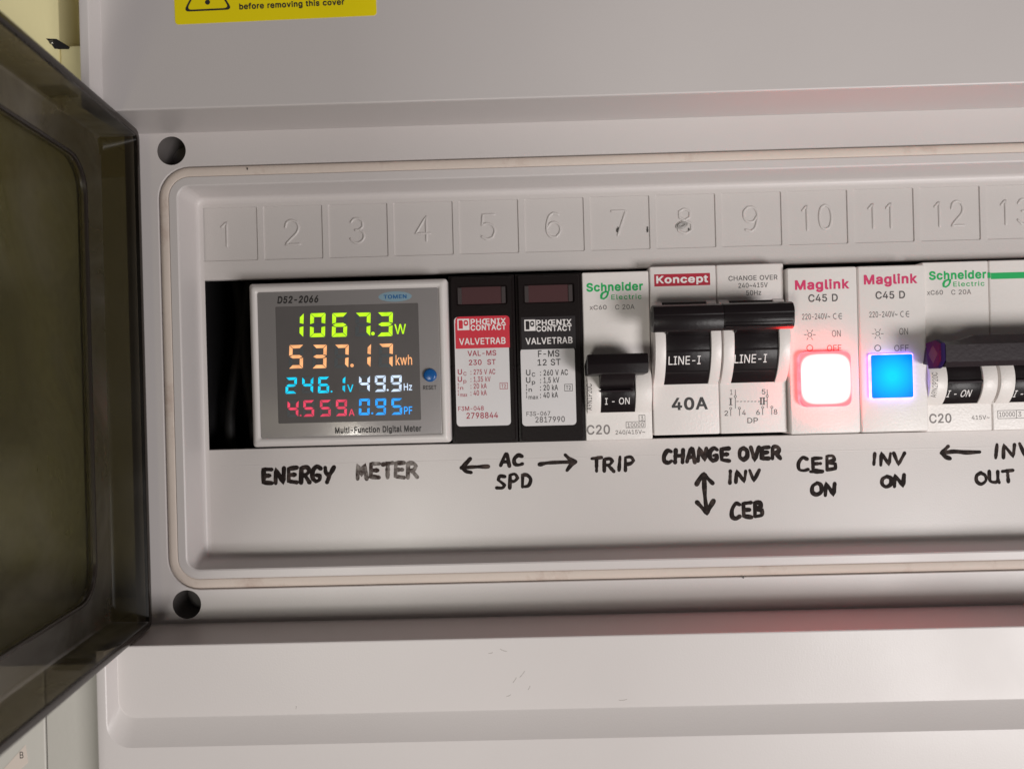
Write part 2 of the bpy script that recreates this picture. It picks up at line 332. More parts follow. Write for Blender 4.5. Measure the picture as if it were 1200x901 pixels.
# ------------------------------------------------------------------ lettering
GLYPHS = {}
for ln in '''A480|16,0 201,509 276,509 463,0 395,0 287,302 264,372 232,478 245,478 213,371 191,302 85,0|110,142 110,199 370,199 370,142
B456|60,0 60,509 241,509 289,504 329,491 359,469 381,442 394,410 398,374 395,344 387,320 373,301 356,286 336,275 315,267 315,262 339,257 363,245 385,227 402,203 414,173 418,136 413,100 400,67 377,39 344,18 301,4 247,0|125,57 245,57 296,63 330,80 349,105 355,137 352,161 342,184 327,203 306,218 279,228 248,231 125,231|125,285 238,285 265,288 288,296 308,309 323,326 333,348 336,372 330,403 313,429 283,446 240,452 125,452
C510|267,-7 235,-5 205,1 177,11 150,25 126,42 104,63 86,88 70,115 57,146 48,179 42,215 40,254 42,293 48,329 57,362 70,393 86,421 104,445 126,466 150,484 177,498 205,508 235,514 267,516 305,513 340,504 373,490 402,471 427,447 448,418 463,385 473,348 408,348 401,373 389,395 375,413 357,428 337,440 315,449 292,454 267,456 223,450 184,432 150,403 125,364 109,314 103,254 109,194 125,145 151,105 184,76 223,59 267,53 292,55 315,60 337,69 357,81 375,96 389,114 401,136 408,160 473,160 463,124 448,91 428,62 402,38 373,19 341,5 305,-4
D502|219,0 96,0 96,57 215,57 272,63 318,81 354,110 379,149 394,198 399,255 394,312 379,361 354,399 320,428 275,446 221,452 93,452 93,509 225,509 261,507 294,501 325,492 353,478 399,441 433,391 446,361 455,329 460,293 462,255 460,217 455,181 446,149 433,119 417,92 398,68 376,48 351,31 322,17 291,8 256,2|125,509 125,0 60,0 60,509
E419|60,0 60,509 372,509 372,452 125,452 125,286 355,286 355,229 125,229 125,57 375,57 375,0
F410|60,0 60,509 369,509 369,452 125,452 125,278 346,278 346,221 125,221 125,0
G520|269,-7 236,-5 205,1 176,11 149,25 125,43 104,64 85,88 69,116 57,146 47,179 42,215 40,254 42,293 47,329 57,362 69,393 85,421 103,445 125,466 149,484 175,498 203,508 233,514 265,516 304,513 340,504 374,489 403,469 429,445 449,416 465,384 474,349 408,349 399,372 387,393 373,411 356,427 337,439 315,448 291,454 265,456 222,450 183,432 150,404 125,364 109,314 103,254 109,194 125,145 151,105 184,76 224,59 269,53 309,57 345,71 374,93 396,123 410,160 415,202 434,199 283,199 283,256 478,256 478,200 471,141 451,91 419,50 377,19 326,0
H517|60,0 60,509 125,509 125,289 392,289 392,509 457,509 457,0 392,0 392,232 125,232 125,0
I301|31,0 31,57 118,57 118,452 31,452 31,509 269,509 269,452 183,452 183,57 269,57 269,0
J396|185,-7 124,3 75,33 57,55 44,81 36,111 33,145 33,173 98,173 98,145 104,104 122,74 149,56 185,50 220,56 248,74 266,104 272,145 272,509 336,509 336,145 334,111 326,81 313,55 294,33 246,3
K467|104,145 104,216 139,261 174,303 212,344 364,509 448,509 231,276 228,276|60,0 60,509 125,509 125,334 124,225 125,193 125,0|372,0 188,259 228,309 449,0
L393|60,0 60,509 125,509 125,57 361,57 361,0
M628|60,0 60,509 152,509 277,187 287,159 299,123 311,84 322,49 307,49 318,83 330,121 342,158 352,187 476,509 568,509 568,0 504,0 504,291 504,327 505,369 506,413 507,457 513,457 498,409 482,363 467,322 456,291 342,0 286,0 170,291 159,321 145,361 129,408 112,457 119,457 120,416 121,372 122,328 122,291 122,0
N523|60,0 60,509 136,509 343,183 363,151 388,107 414,55 405,54 401,108 399,157 399,195 399,509 463,509 463,0 387,0 202,290 177,331 148,381 108,452 119,454 122,384 124,328 125,291 125,0
O533|267,-7 235,-5 205,1 177,11 150,25 126,42 105,63 86,88 70,115 57,146 48,179 42,215 40,254 42,293 48,329 57,362 70,393 86,421 105,445 126,466 150,484 177,498 205,508 235,514 267,516 299,514 329,508 357,498 384,484 408,466 429,445 448,421 464,393 477,362 486,329 491,293 493,254 491,215 486,179 477,146 464,115 448,88 429,63 408,42 384,25 357,11 329,1 299,-5|267,53 310,59 349,76 383,105 408,144 425,194 430,254 425,314 408,365 383,404 349,433 310,450 267,456 223,450 184,433 151,404 125,364 109,314 103,254 109,194 125,144 151,105 184,76 223,59
P445|60,0 60,509 235,509 289,503 332,487 366,462 390,430 404,391 409,348 404,304 390,265 366,233 332,207 289,191 235,186 109,186 109,242 233,242 269,246 297,256 318,272 333,294 342,319 344,348 342,376 333,402 318,423 297,439 268,449 232,452 125,452 125,0
Q533|245,159 313,159 369,85 384,65 468,-48 401,-48 346,27 331,46|267,-7 235,-5 205,1 177,11 150,25 126,42 105,63 86,88 70,115 57,146 48,179 42,215 40,254 42,293 48,329 57,362 70,393 86,421 105,445 126,466 150,484 177,498 205,508 235,514 267,516 299,514 329,508 357,498 384,484 408,466 429,445 448,421 464,393 477,362 486,329 491,293 493,254 491,215 486,179 477,146 464,115 448,88 429,63 408,42 384,25 357,11 329,1 299,-5|267,53 310,59 349,76 383,105 408,144 425,194 430,254 425,314 408,365 383,404 349,433 310,450 267,456 223,450 184,433 151,404 125,364 109,314 103,254 109,194 125,144 151,105 184,76 223,59
R449|60,0 60,509 236,509 290,504 333,489 367,465 390,433 405,395 409,352 405,309 390,271 367,240 333,217 289,203 236,198 96,198 96,255 234,255 269,258 298,267 319,281 334,300 342,324 345,352 342,380 334,405 319,425 298,440 269,449 233,452 125,452 125,0|353,0 230,229 303,229 428,0
S447|224,-9 172,-4 128,9 91,31 64,60 46,96 38,137 104,137 110,110 123,88 142,71 166,59 194,52 224,49 257,52 286,60 311,74 329,92 341,114 346,139 342,161 332,179 316,193 296,205 245,222 184,239 128,260 86,289 60,326 52,372 58,413 75,448 102,476 138,498 180,511 227,516 275,511 316,498 351,476 377,449 394,415 401,378 337,378 326,412 302,437 267,453 225,459 194,456 167,448 145,435 129,418 118,398 115,376 119,352 131,334 148,319 169,308 212,293 264,279 312,264 336,252 359,238 379,220 395,198 405,171 408,139 403,99 386,64 360,34 323,11 278,-4
T449|32,452 32,509 417,509 417,452 257,452 257,0 193,0 193,452
U517|259,-8 203,-2 154,15 114,43 85,80 66,124 60,173 60,509 124,509 124,178 128,144 141,113 160,87 187,68 220,56 259,52 298,56 331,68 357,87 377,113 389,144 393,178 393,509 457,509 457,173 451,124 433,80 403,43 363,15 315,-2
V480|204,0 16,509 84,509 192,206 215,137 248,31 235,31 267,138 290,206 395,509 463,509 278,0
W686|155,0 16,509 82,509 163,196 175,145 187,94 197,40 189,40 200,94 211,145 224,196 306,509 380,509 462,196 474,145 486,94 497,40 488,40 499,94 510,145 523,196 603,509 670,509 530,0 455,0 368,323 351,391 336,475 350,475 335,395 318,323 230,0
X474|18,0 217,284 217,236 29,509 104,509 178,400 204,361 223,329 243,292 232,292 252,329 272,361 298,400 374,509 446,509 259,239 259,287 456,0 382,0 292,129 268,165 250,195 230,231 244,231 225,196 206,166 182,129 91,0
Y472|203,0 203,208 16,509 91,509 192,344 222,292 250,230 224,230 251,293 280,344 381,509 455,509 268,208 268,0
Z438|42,0 42,46 273,385 306,431 341,476 348,454 285,452 223,452 40,452 40,509 397,509 397,462 169,129 134,81 97,33 90,54 152,57 214,57 399,57 399,0
a389|160,-9 126,-5 94,5 68,22 48,45 35,73 30,108 34,138 43,161 58,179 78,193 100,203 125,211 178,220 234,227 252,230 265,235 273,243 276,255 273,279 267,297 256,311 240,322 220,329 196,331 171,329 149,322 132,313 118,301 107,288 100,274 41,291 57,322 79,346 104,364 133,375 163,382 194,384 239,379 263,372 286,360 306,343 322,320 333,290 337,251 337,0 277,0 277,52 272,52 252,25 236,12 215,1 190,-6|170,45 202,49 228,59 248,74 263,93 272,115 276,138 276,190 259,182 231,176 200,171 175,168 134,159 117,150 103,139 95,124 92,105 94,87 102,72 114,61 130,52 149,47
b424|229,-8 198,-5 172,4 153,17 138,31 118,59 112,59 112,0 53,0 53,509 114,509 114,319 118,319 137,346 152,360 171,373 197,381 229,384 274,378 313,361 345,332 370,293 385,245 390,189 385,133 370,84 346,45 313,16 274,-2|220,47 253,51 279,66 301,88 316,117 325,151 328,189 325,227 316,261 301,290 280,311 253,325 220,330 188,325 161,312 140,291 125,263 116,229 113,189 116,150 125,115 140,86 162,65 188,51
c396|207,-8 159,-2 117,16 82,46 56,85 40,133 34,187 40,243 56,291 82,330 117,360 159,378 207,384 234,383 260,377 284,368 305,356 324,341 340,322 353,301 362,277 303,262 290,289 270,311 242,325 207,330 173,325 145,310 124,287 108,258 99,224 96,187 99,151 108,117 124,89 145,66 173,51 207,46 243,52 271,66 292,89 304,117 363,102 354,78 341,56 325,37 306,21 285,9 261,-1 235,-6
d424|195,-8 151,-2 111,16 79,45 55,84 39,133 34,189 39,245 55,293 79,332 112,361 151,378 196,384 228,381 253,373 272,360 287,346 306,319 311,319 311,509 372,509 372,0 313,0 313,59 307,59 287,31 272,17 252,4 227,-5|205,47 236,51 263,65 284,86 299,115 309,150 312,189 309,229 300,263 284,291 263,312 237,325 205,330 172,325 145,311 124,290 108,261 99,227 96,189 99,151 109,117 124,88 145,66 172,51
e404|212,-8 161,-2 117,16 82,46 56,85 40,132 34,187 39,242 55,290 81,329 115,359 157,378 205,384 236,382 266,374 294,361 319,341 341,315 357,282 368,242 371,194 371,169 75,169 75,221 338,221 310,202 307,237 298,269 283,294 263,314 237,326 205,330 173,326 146,313 125,294 109,270 99,241 96,211 96,178 100,139 110,106 128,80 151,61 179,50 212,46 234,48 254,53 271,61 285,73 297,88 306,105 365,91 353,63 335,39 311,19 283,4 249,-5
f254|228,379 228,327 6,327 6,379|81,0 81,432 84,461 96,486 113,505 135,519 161,527 187,530 222,527 243,521 227,468 215,472 195,474 171,470 154,460 145,443 142,419 142,0
g425|207,-151 168,-148 134,-140 105,-127 82,-110 64,-91 51,-69 101,-41 122,-66 136,-78 154,-88 178,-95 207,-97 249,-92 282,-75 304,-47 311,-6 311,68 306,68 287,41 272,28 252,16 227,8 195,5 152,10 113,27 80,53 55,90 39,136 34,191 39,246 55,293 80,332 112,361 152,378 196,384 228,382 253,373 273,360 288,346 308,319 313,319 313,379 372,379 372,-9 367,-54 350,-90 324,-117 291,-136 251,-147|205,59 237,63 264,75 285,95 300,121 309,154 312,193 309,231 300,264 285,291 264,312 237,325 205,330 172,325 145,312 124,290 109,262 99,229 96,193 99,155 109,123 124,96 145,76 172,63
h410|114,227 114,0 53,0 53,509 114,509 114,287 102,287 124,332 152,362 187,379 227,384 264,380 295,369 321,349 341,321 353,285 357,240 357,0 296,0 296,235 290,275 273,304 246,323 210,329 184,326 161,317 141,303 126,283 117,257
i167|53,0 53,379 114,379 114,0|84,443 67,446 54,455 44,468 41,483 44,499 54,512 67,521 84,524 100,521 114,512 123,499 126,483 123,468 114,455 100,446
k381|110,137 110,212 121,212 284,379 360,379 184,199 177,199|53,0 53,509 114,509 114,0|294,0 148,186 191,229 372,0
l189|139,-2 101,3 74,20 58,47 53,84 53,509 114,509 114,99 115,77 120,62 130,54 146,52 160,53 170,54 181,3 162,-1
m610|53,0 53,379 112,379 112,295 108,295 118,323 132,346 151,363 172,376 195,384 219,386 257,380 287,361 309,331 321,295 312,295 322,321 337,343 357,361 381,375 407,383 437,386 468,383 497,372 522,354 541,328 553,296 557,255 557,0 496,0 496,254 490,289 473,313 447,326 419,330 395,328 374,320 358,307 345,290 338,270 335,247 335,0 274,0 274,260 269,288 253,311 229,326 199,330 178,328 158,320 140,307 126,289 117,266 114,238 114,0
n410|114,227 114,0 53,0 53,379 112,379 112,287 102,287 124,332 152,362 187,379 227,384 264,380 295,369 321,349 341,321 353,285 357,240 357,0 296,0 296,235 290,275 273,304 246,323 210,329 184,326 161,317 141,303 126,283 117,257
o415|207,-8 159,-2 117,16 82,46 56,85 40,133 34,187 40,243 56,291 82,330 117,360 159,378 207,384 256,378 299,360 333,330 359,291 376,243 381,187 376,133 359,85 333,46 299,16 256,-2|207,46 242,51 270,66 292,89 307,117 316,151 319,187 316,224 307,258 292,287 270,310 242,325 207,330 173,325 145,310 124,287 108,258 99,224 96,187 99,151 108,117 124,89 145,66 173,51
p424|53,-143 53,379 112,379 112,319 118,319 137,346 152,360 171,373 197,381 229,384 274,378 313,361 345,332 370,293 385,245 390,189 385,133 370,84 346,45 313,16 274,-2 229,-8 198,-5 173,4 153,17 138,31 118,59 114,59 114,-143|220,47 253,51 279,66 301,88 316,117 325,151 328,189 325,227 316,261 301,290 280,311 253,325 220,330 188,325 161,312 140,291 125,263 116,229 113,189 116,150 125,115 140,86 162,65 188,51
r259|53,0 53,379 112,379 112,321 115,321 130,347 152,367 181,380 213,385 229,384 243,384 243,322 230,324 207,326 182,323 159,315 140,301 126,284 117,262 114,237 114,0
s365|182,-8 145,-5 112,3 84,18 62,38 45,63 36,94 94,107 105,79 124,60 150,49 181,45 217,50 244,62 262,81 268,103 265,121 254,136 237,147 212,155 149,170 104,186 72,208 53,237 47,274 51,305 65,332 87,354 115,370 149,381 187,384 223,381 254,372 279,358 299,339 314,316 324,290 268,277 258,298 243,316 219,328 187,333 156,329 131,317 114,299 109,277 112,258 124,243 144,232 172,223 229,209 275,194 306,171 325,142 331,107 326,75 312,47 290,24 260,6 223,-5
t227|204,379 204,327 6,327 6,379|65,471 126,471 126,98 128,76 136,61 150,53 170,50 185,51 202,54 213,2 192,-3 168,-4 125,2 92,21 72,52 65,93
u410|182,-5 146,-1 115,11 89,31 69,59 57,95 53,139 53,379 114,379 114,144 119,105 137,75 164,56 200,50 226,53 249,62 268,77 283,97 293,122 296,153 296,379 357,379 357,0 298,0 298,92 307,92 286,47 257,17 222,0
v389|163,0 17,379 84,379 165,155 187,87 206,21 184,21 203,87 224,155 305,379 371,379 226,0
w567|138,0 23,379 87,379 133,214 154,137 175,41 165,41 186,135 206,214 252,379 316,379 362,214 382,136 402,41 391,41 413,135 434,214 480,379 545,379 429,0 368,0 319,172 305,225 291,280 277,338 291,338 277,280 263,225 248,172 199,0
x379|21,0 171,218 171,171 29,379 100,379 147,306 179,253 207,206 175,206 202,253 233,306 282,379 352,379 209,169 209,214 358,0 287,0 231,85 200,136 173,182 205,182 178,136 148,85 91,0
y389|47,-139 61,-86 71,-87 88,-90 104,-89 118,-84 130,-74 141,-58 151,-36 163,-1 17,379 84,379 165,155 187,87 206,21 184,21 202,87 224,155 305,379 371,379 204,-58 191,-85 177,-107 159,-124 139,-136 117,-143 91,-145 65,-143
z380|42,0 42,46 254,320 254,323 48,323 48,379 333,379 333,331 126,60 126,56 339,56 339,0
0453|227,-7 174,1 130,24 95,62 69,113 60,144 53,178 49,214 48,254 49,294 53,330 60,364 69,395 95,447 130,484 174,508 227,516 279,508 323,484 358,447 384,395 393,364 400,330 404,294 405,254 404,214 400,178 393,144 384,113 359,62 323,24 279,1|227,50 261,56 290,74 313,103 330,144 340,194 344,254 340,314 330,365 313,405 290,435 261,453 227,460 192,453 163,435 140,405 123,365 113,314 109,254 113,194 123,144 140,103 163,74 192,56
1453|76,0 76,55 391,55 391,0|276,509 276,0 212,0 212,448 209,448 86,358 86,427 198,509
2453|64,0 64,47 234,229 282,282 299,305 311,327 318,348 320,371 317,397 308,419 293,436 273,449 250,457 224,460 196,457 172,447 153,433 139,413 130,390 127,362 66,362 71,405 86,442 111,473 143,496 182,511 225,516 268,511 306,497 337,474 361,445 376,411 381,372 378,345 371,318 357,290 336,259 267,180 153,60 153,57 389,57 389,0
3453|218,-7 173,-3 133,10 98,30 70,57 52,91 44,132 109,132 115,107 126,87 144,71 165,59 191,52 219,50 248,53 275,61 297,74 315,93 325,116 329,145 326,172 316,196 299,217 275,234 242,244 201,248 157,248 157,299 288,448 288,452 70,452 70,509 372,509 372,461 211,278 211,289 264,288 308,276 344,253 371,222 387,186 393,145 387,103 370,66 344,36 309,12 266,-2
4453|40,105 40,158 247,509 311,509 109,166 109,163 413,163 413,105|282,0 282,121 282,146 282,318 343,318 343,0
5453|221,-7 178,-2 140,11 108,32 83,60 66,93 60,130 122,130 127,108 138,89 154,73 173,60 196,52 221,50 250,53 276,64 298,82 314,104 324,131 328,162 324,193 314,221 297,244 275,262 248,273 218,277 192,275 167,268 145,258 128,246 67,253 96,509 366,509 366,452 151,452 134,301 155,315 178,325 203,331 229,334 263,330 294,321 321,306 345,285 364,260 379,231 388,199 391,163 385,117 369,76 343,41 309,15 268,-1
6453|226,-7 182,-1 142,15 109,40 84,74 69,115 64,162 68,199 80,239 102,285 137,340 252,509 322,509 151,261 145,261 154,275 165,288 179,299 196,307 214,312 235,314 278,309 316,295 346,271 370,240 384,201 389,157 384,112 368,73 343,39 310,14 271,-2|226,48 254,52 279,63 299,79 314,101 324,128 327,157 324,187 314,213 299,235 279,251 254,262 226,265 198,262 174,252 153,235 138,214 128,188 125,158 128,128 138,102 153,79 174,63 198,52
7453|97,0 323,448 323,452 62,452 62,509 391,509 391,449 165,0
8453|226,-7 178,-2 136,11 101,33 74,62 57,96 52,135 55,166 65,195 81,220 101,241 125,256 153,265 119,282 93,308 76,342 70,380 75,417 90,450 114,477 146,498 184,511 226,516 269,511 306,498 337,477 361,450 377,417 382,380 376,342 359,308 333,282 300,267 327,256 351,241 372,220 387,195 397,166 401,135 395,96 378,62 352,33 317,11 275,-2|226,49 258,52 285,60 307,74 323,91 333,113 337,139 333,165 322,189 305,208 283,223 256,232 226,235 196,232 169,223 147,208 130,189 119,165 115,139 119,113 129,91 145,74 167,60 195,52|226,290 252,292 274,300 293,313 307,330 316,351 319,376 316,399 308,420 294,437 275,449 252,457 226,460 200,457 177,449 159,437 145,420 136,399 133,376 136,351 145,330 159,313 178,300 201,292
9453|226,516 271,510 310,494 343,468 368,434 384,393 389,347 385,309 373,270 350,224 315,168 200,0 130,0 301,248 307,248 299,234 287,221 273,210 257,202 238,196 218,195 175,199 137,214 106,237 83,269 68,307 64,352 69,397 85,436 110,469 143,494 182,510|226,460 199,457 174,446 154,429 138,407 129,381 125,352 129,322 138,295 154,274 174,257 199,247 226,243 254,247 279,257 299,273 314,295 324,321 327,350 324,381 314,407 299,429 279,446 254,457
-453|337,244 337,188 114,188 114,244
~453|52,150 55,188 66,218 82,240 103,255 127,263 151,266 175,264 197,256 220,241 246,221 275,198 286,193 299,192 318,196 332,207 341,226 344,253 400,253 397,215 386,185 370,163 349,148 326,139 301,137 276,139 254,148 232,162 207,182 177,204 166,209 154,210 136,207 121,196 111,178 108,150
:188|95,-4 78,-1 63,9 53,24 50,41 53,59 63,73 78,83 95,87 113,83 128,73 138,59 141,41 138,24 128,9 113,-1|95,271 78,274 63,284 53,299 50,316 53,334 63,349 78,359 95,362 113,359 128,349 138,334 141,316 138,299 128,284 113,274
.188|95,-4 78,-1 63,9 53,24 50,41 53,59 63,73 78,83 95,87 113,83 128,73 138,59 141,41 138,24 128,9 113,-1
,188|38,-119 68,71 137,71 84,-119
/249|235,533 71,-76 14,-76 178,533
=453|72,245 72,301 381,301 381,245|72,97 72,153 381,153 381,97
Œ701|270,0 237,2 206,8 178,18 151,32 126,49 104,70 85,94 69,121 57,150 48,183 42,217 40,254 42,291 48,326 57,359 69,388 104,439 150,477 177,491 206,501 237,507 270,509 368,509 368,452 270,452 223,446 182,427 149,398 124,359 108,311 103,254 108,198 124,150 149,111 182,81 223,63 271,57 368,57 368,0|343,0 343,509 655,509 655,452 407,452 407,286 638,286 638,229 407,229 407,57 658,57 658,0
!196|67,160 63,509 132,509 128,160|98,-4 81,-1 66,9 56,24 52,41 56,58 66,73 81,83 98,86 116,83 130,73 140,58 143,41 140,24 130,9 116,-1'''.split('\n'):
    if not ln: continue
    parts = ln[1:].split('|')
    GLYPHS[ln[0]] = (int(parts[0]), [[tuple(int(c) for c in p.split(',')) for p in l.split(' ')] for l in parts[1:]])
_gc = {}
def glyph(ch, bold):
    k = (ch, bold)
    if k in _gc: return _gc[k]
    adv, loops = GLYPHS[ch]; L2 = []
    for l in loops:
        n = len(l); q = []
        for i in range(n):
            a, b, c = Vector(l[i-1]), Vector(l[i]), Vector(l[(i+1) % n])
            d1 = (b-a).normalized(); d2 = (c-b).normalized()
            nn = Vector((-d1.y, d1.x))+Vector((-d2.y, d2.x))
            nn = nn.normalized() if nn.length > 1e-6 else Vector((0, 0))
            q.append(b+nn*bold)
        L2.append(q)
    pts, tri = fill(L2, 1e-3, True)
    _gc[k] = (adv, [Vector(p) for p in pts], tri); return _gc[k]
def text_geo(g, s, cx, zb, width, cap, y, bold=0, rot=0, slant=0, space=0):
    x = 0; P = []; T = []
    for ch in s:
        if ch == ' ': x += 250+space; continue
        adv, pts, tri = glyph(ch, bold)
        k = len(P); P += [(p.x+x, p.y) for p in pts]; T += [tuple(i+k for i in t) for t in tri]
        x += adv+space+bold*1.2
    mx = min(p[0] for p in P); Mx = max(p[0] for p in P)
    sx = width/(Mx-mx); sz = cap/505.0; out = []
    for a, b in P:
        u = (a-(mx+Mx)/2)*sx+b*sz*slant; v = b*sz
        out.append((cx+u*cos(rot)-v*sin(rot), y, zb+u*sin(rot)+v*cos(rot)))
    return g.add(out, T)
class Print:
    """flat print on one surface of one thing, gathered by ink"""
    def __init__(s, parent, y): s.p = parent; s.y = y; s.g = {}
    def geo(s, ink): return s.g.setdefault(ink, Geo())
    def t(s, txt, xl, xr, yb, cap, ink, bold=0, **k):
        q = sc_at(s.y-.04); x, z = at((xl+xr)/2, yb, s.y-.04)
        text_geo(s.geo(ink), txt, x, z, (xr-xl)/q, cap/q, s.y-.04, bold, **k)
    def rect(s, xl, xr, yt, yb, ink, dy=.02, line=0, r=0):
        q = sc_at(s.y-dy); x, z = at((xl+xr)/2, (yt+yb)/2, s.y-dy); w2 = (xr-xl)/q/2; h2 = (yb-yt)/q/2
        if line:
            a = rr(x-w2, x+w2, z-h2, z+h2, max(r, .05), 2); e = line/2
            b = rr(x-w2+line, x+w2-line, z-h2+line, z+h2-line, max(r-line, .03), 2)
            s.geo(ink).loft([at_y(a, s.y-dy), at_y(b, s.y-dy)])
        else: s.geo(ink).flat(rr(x-w2, x+w2, z-h2, z+h2, max(r, .05), 4), [], s.y-dy)
    def ring(s, px, py, r, line, ink, sx=1):
        x, z = at(px, py, s.y-.04); q = sc_at(s.y)
        f = lambda R: [(x+R*sx*cos(k*pi/12), s.y-.04, z+R*sin(k*pi/12)) for k in range(24)]
        s.geo(ink).loft([f(r/q+line/2), f(r/q-line/2)])
    def seg(s, x0, y0, x1, y1, wd, ink, dy=.04):
        a = Vector(at(x0, y0, s.y-dy)); b = Vector(at(x1, y1, s.y-dy)); d = (b-a).normalized(); n = Vector((-d.y, d.x))*wd/2
        s.geo(ink).add([(p.x, s.y-dy, p.y) for p in (a+n, a-n, b-n, b+n)], [(0, 1, 2, 3)])
    def done(s, name='printed_lettering'):
        for ink, g in s.g.items(): g.link(name, M[ink] if ink in M else E_[ink], s.p, smooth=0)

# ================================================================== THE BOX
XL, XR = -99.7, 184.0                        # outer sides of the box
ZT_, ZB_ = 68.0, -60.2                       # opening of the cover
YC, YF = -27.0, -10.0                        # cover face, frame face
box = thing('distribution_box', 'grey plastic electrical distribution box with numbered module strip and handwritten labels',
            'distribution box', (40, 40, -118))
# --- frame behind the opening, with screw holes and the gasket groove
GX0, GX1, GZ0, GZ1, GR = -91.4, 172.0, -51.6, 59.4, 8.5
frame = Geo()
holes = []
for px, py in ((201, 177), (219, 708)):
    holes.append((*at(px, py, YF), 3.75))
holes += [(178.5, holes[0][1], 3.75), (178.5, holes[1][1], 3.75)]
hl = [[(x+r*cos(2*pi*k/32), z+r*sin(2*pi*k/32)) for k in range(32)] for x, z, r in holes]
def G(i, dz=0): return rr(GX0+i, GX1-i, GZ0+i, GZ1-i, max(GR-i, .6), 8)
frame.flat([(XL, ZB_), (XR, ZB_), (XR, ZT_), (XL, ZT_)], [G(0)]+hl, YF)
frame.loft([at_y(G(0), YF), at_y(G(.15), YF+.2), at_y(G(.15), YF+2.4), at_y(G(2.9), YF+2.4), at_y(G(2.9), YF+.1), at_y(G(3.1), YF-.1),
            at_y(G(5.0), YF-.1), at_y(G(5.35), YF+.1), at_y(G(5.5), YF+.5), at_y(G(6.0), -1.3), at_y(G(6.15), -.7), at_y(G(6.5), -.25), at_y(G(6.9), -.05), at_y(G(7.8), 0)])
frame.add([(XL, YF, ZB_), (XL, YF, ZT_), (XL, 40, ZT_), (XL, 40, ZB_)], [(0, 1, 2, 3)])
frame.link('frame', M['shell'], box, smooth=28)
for l in hl:
    Geo().loft([at_y(l, YF), at_y(l, YF+9)], True, False, True).link('screw_hole', M['hole'], box)
# --- foam gasket lying in the groove
gk = Geo()
gk.loft([at_y(G(.38), YF+2.3), at_y(G(.38), YF+.45), at_y(G(.62), YF+.1), at_y(G(1.5), YF-.05), at_y(G(2.5), YF+.08), at_y(G(2.85), YF+.2), at_y(G(2.88), YF+2.3)])
gk.link('gasket', M['gasket'], box, smooth=80)
# --- number plate with the cutout for the modules
CX0, CX1, CZ0, CZ1 = -85.0, 163.8, -15.9, 30.9
plate = Geo()
PIT = 17.92; SQ = []
for i in range(13):
    x1 = -68.75+i*PIT
    SQ.append((x1-16.3, x1, 35.9, 50.6))
sql = [rr(a, b, c, d, .25, 1) for a, b, c, d in SQ]
cut = rr(CX0, CX1, CZ0, CZ1, .4, 2)
plate.flat(G(7.8), [cut]+sql, 0)
plate.loft([at_y(cut, 0), at_y(rr(CX0+.1, CX1-.1, CZ0+.1, CZ1-.1, .4, 2), .15), at_y(rr(CX0+.1, CX1-.1, CZ0+.1, CZ1-.1, .4, 2), 2.2)])
plate.link('number_plate', M['plate'], box, smooth=28)
# low moulded line that runs under the cutout
Geo().extr([(0.05, -20.6), (-.03, -20.45), (-.03, -20.25), (.05, -20.1)], -80, 160).link('moulded_rib', M['plate'], box)

NUM = {'1': [[(.1, .8), (.45, 1), (.45, 0)]], '2': [[(.0, .72), (.12, .92), (.45, 1), (.8, .93), (.93, .72), (.8, .48), (.35, .22), (0, 0), (1, 0)]],
 '3': [[(.05, .85), (.25, .98), (.55, 1), (.85, .88), (.85, .66), (.6, .53), (.35, .52)], [(.6, .53), (.9, .4), (.93, .18), (.65, .01), (.3, 0), (0, .16)]],
 '4': [[(.75, 0), (.75, 1), (0, .3), (1, .3)]], '5': [[(.95, 1), (.15, 1), (.08, .56), (.4, .64), (.8, .55), (.97, .32), (.8, .06), (.4, -.01), (.05, .1)]],
 '6': [[(.85, .93), (.5, 1), (.2, .85), (.03, .5), (.05, .2), (.3, .01), (.68, 0), (.95, .2), (.93, .46), (.65, .6), (.3, .57), (.05, .38)]],
 '7': [[(0, 1), (1, 1), (.4, 0)]],
 '8': [[(.5, .54), (.14, .66), (.13, .9), (.5, 1), (.87, .9), (.86, .66), (.5, .54), (.05, .4), (.04, .12), (.5, 0), (.96, .12), (.95, .4), (.5, .54)]],
 '9': [[(.95, .62), (.7, .42), (.35, .4), (.07, .55), (.05, .82), (.32, 1), (.7, .99), (.95, .8), (.97, .5), (.8, .15), (.5, 0), (.15, .07)]],
 '0': [[(.5, 1), (.15, .88), (.0, .5), (.15, .12), (.5, 0), (.85, .12), (1, .5), (.85, .88), (.5, 1)]]}
def smooth_path(P, n=5, corner=50):
    out = []
    for i in range(len(P)-1):
        p0, p1, p2, p3 = P[max(i-1, 0)], P[i], P[i+1], P[min(i+2, len(P)-1)]
        def ang(a, b, c):
            u, v = (b-a), (c-b)
            return 180 if min(u.length, v.length) < 1e-9 else math.degrees(u.angle(v))
        m1 = (p2-p0)*.5 if ang(p0, p1, p2) < corner else (p2-p1)
        m2 = (p3-p1)*.5 if ang(p1, p2, p3) < corner else (p2-p1)
        for k in range(n):
            t = k/n; a = 2*t**3-3*t*t+1; b = t**3-2*t*t+t; c = -2*t**3+3*t*t; d = t**3-t*t
            out.append(p1*a+m1*b+p2*c+m2*d)
    return out+[P[-1]]
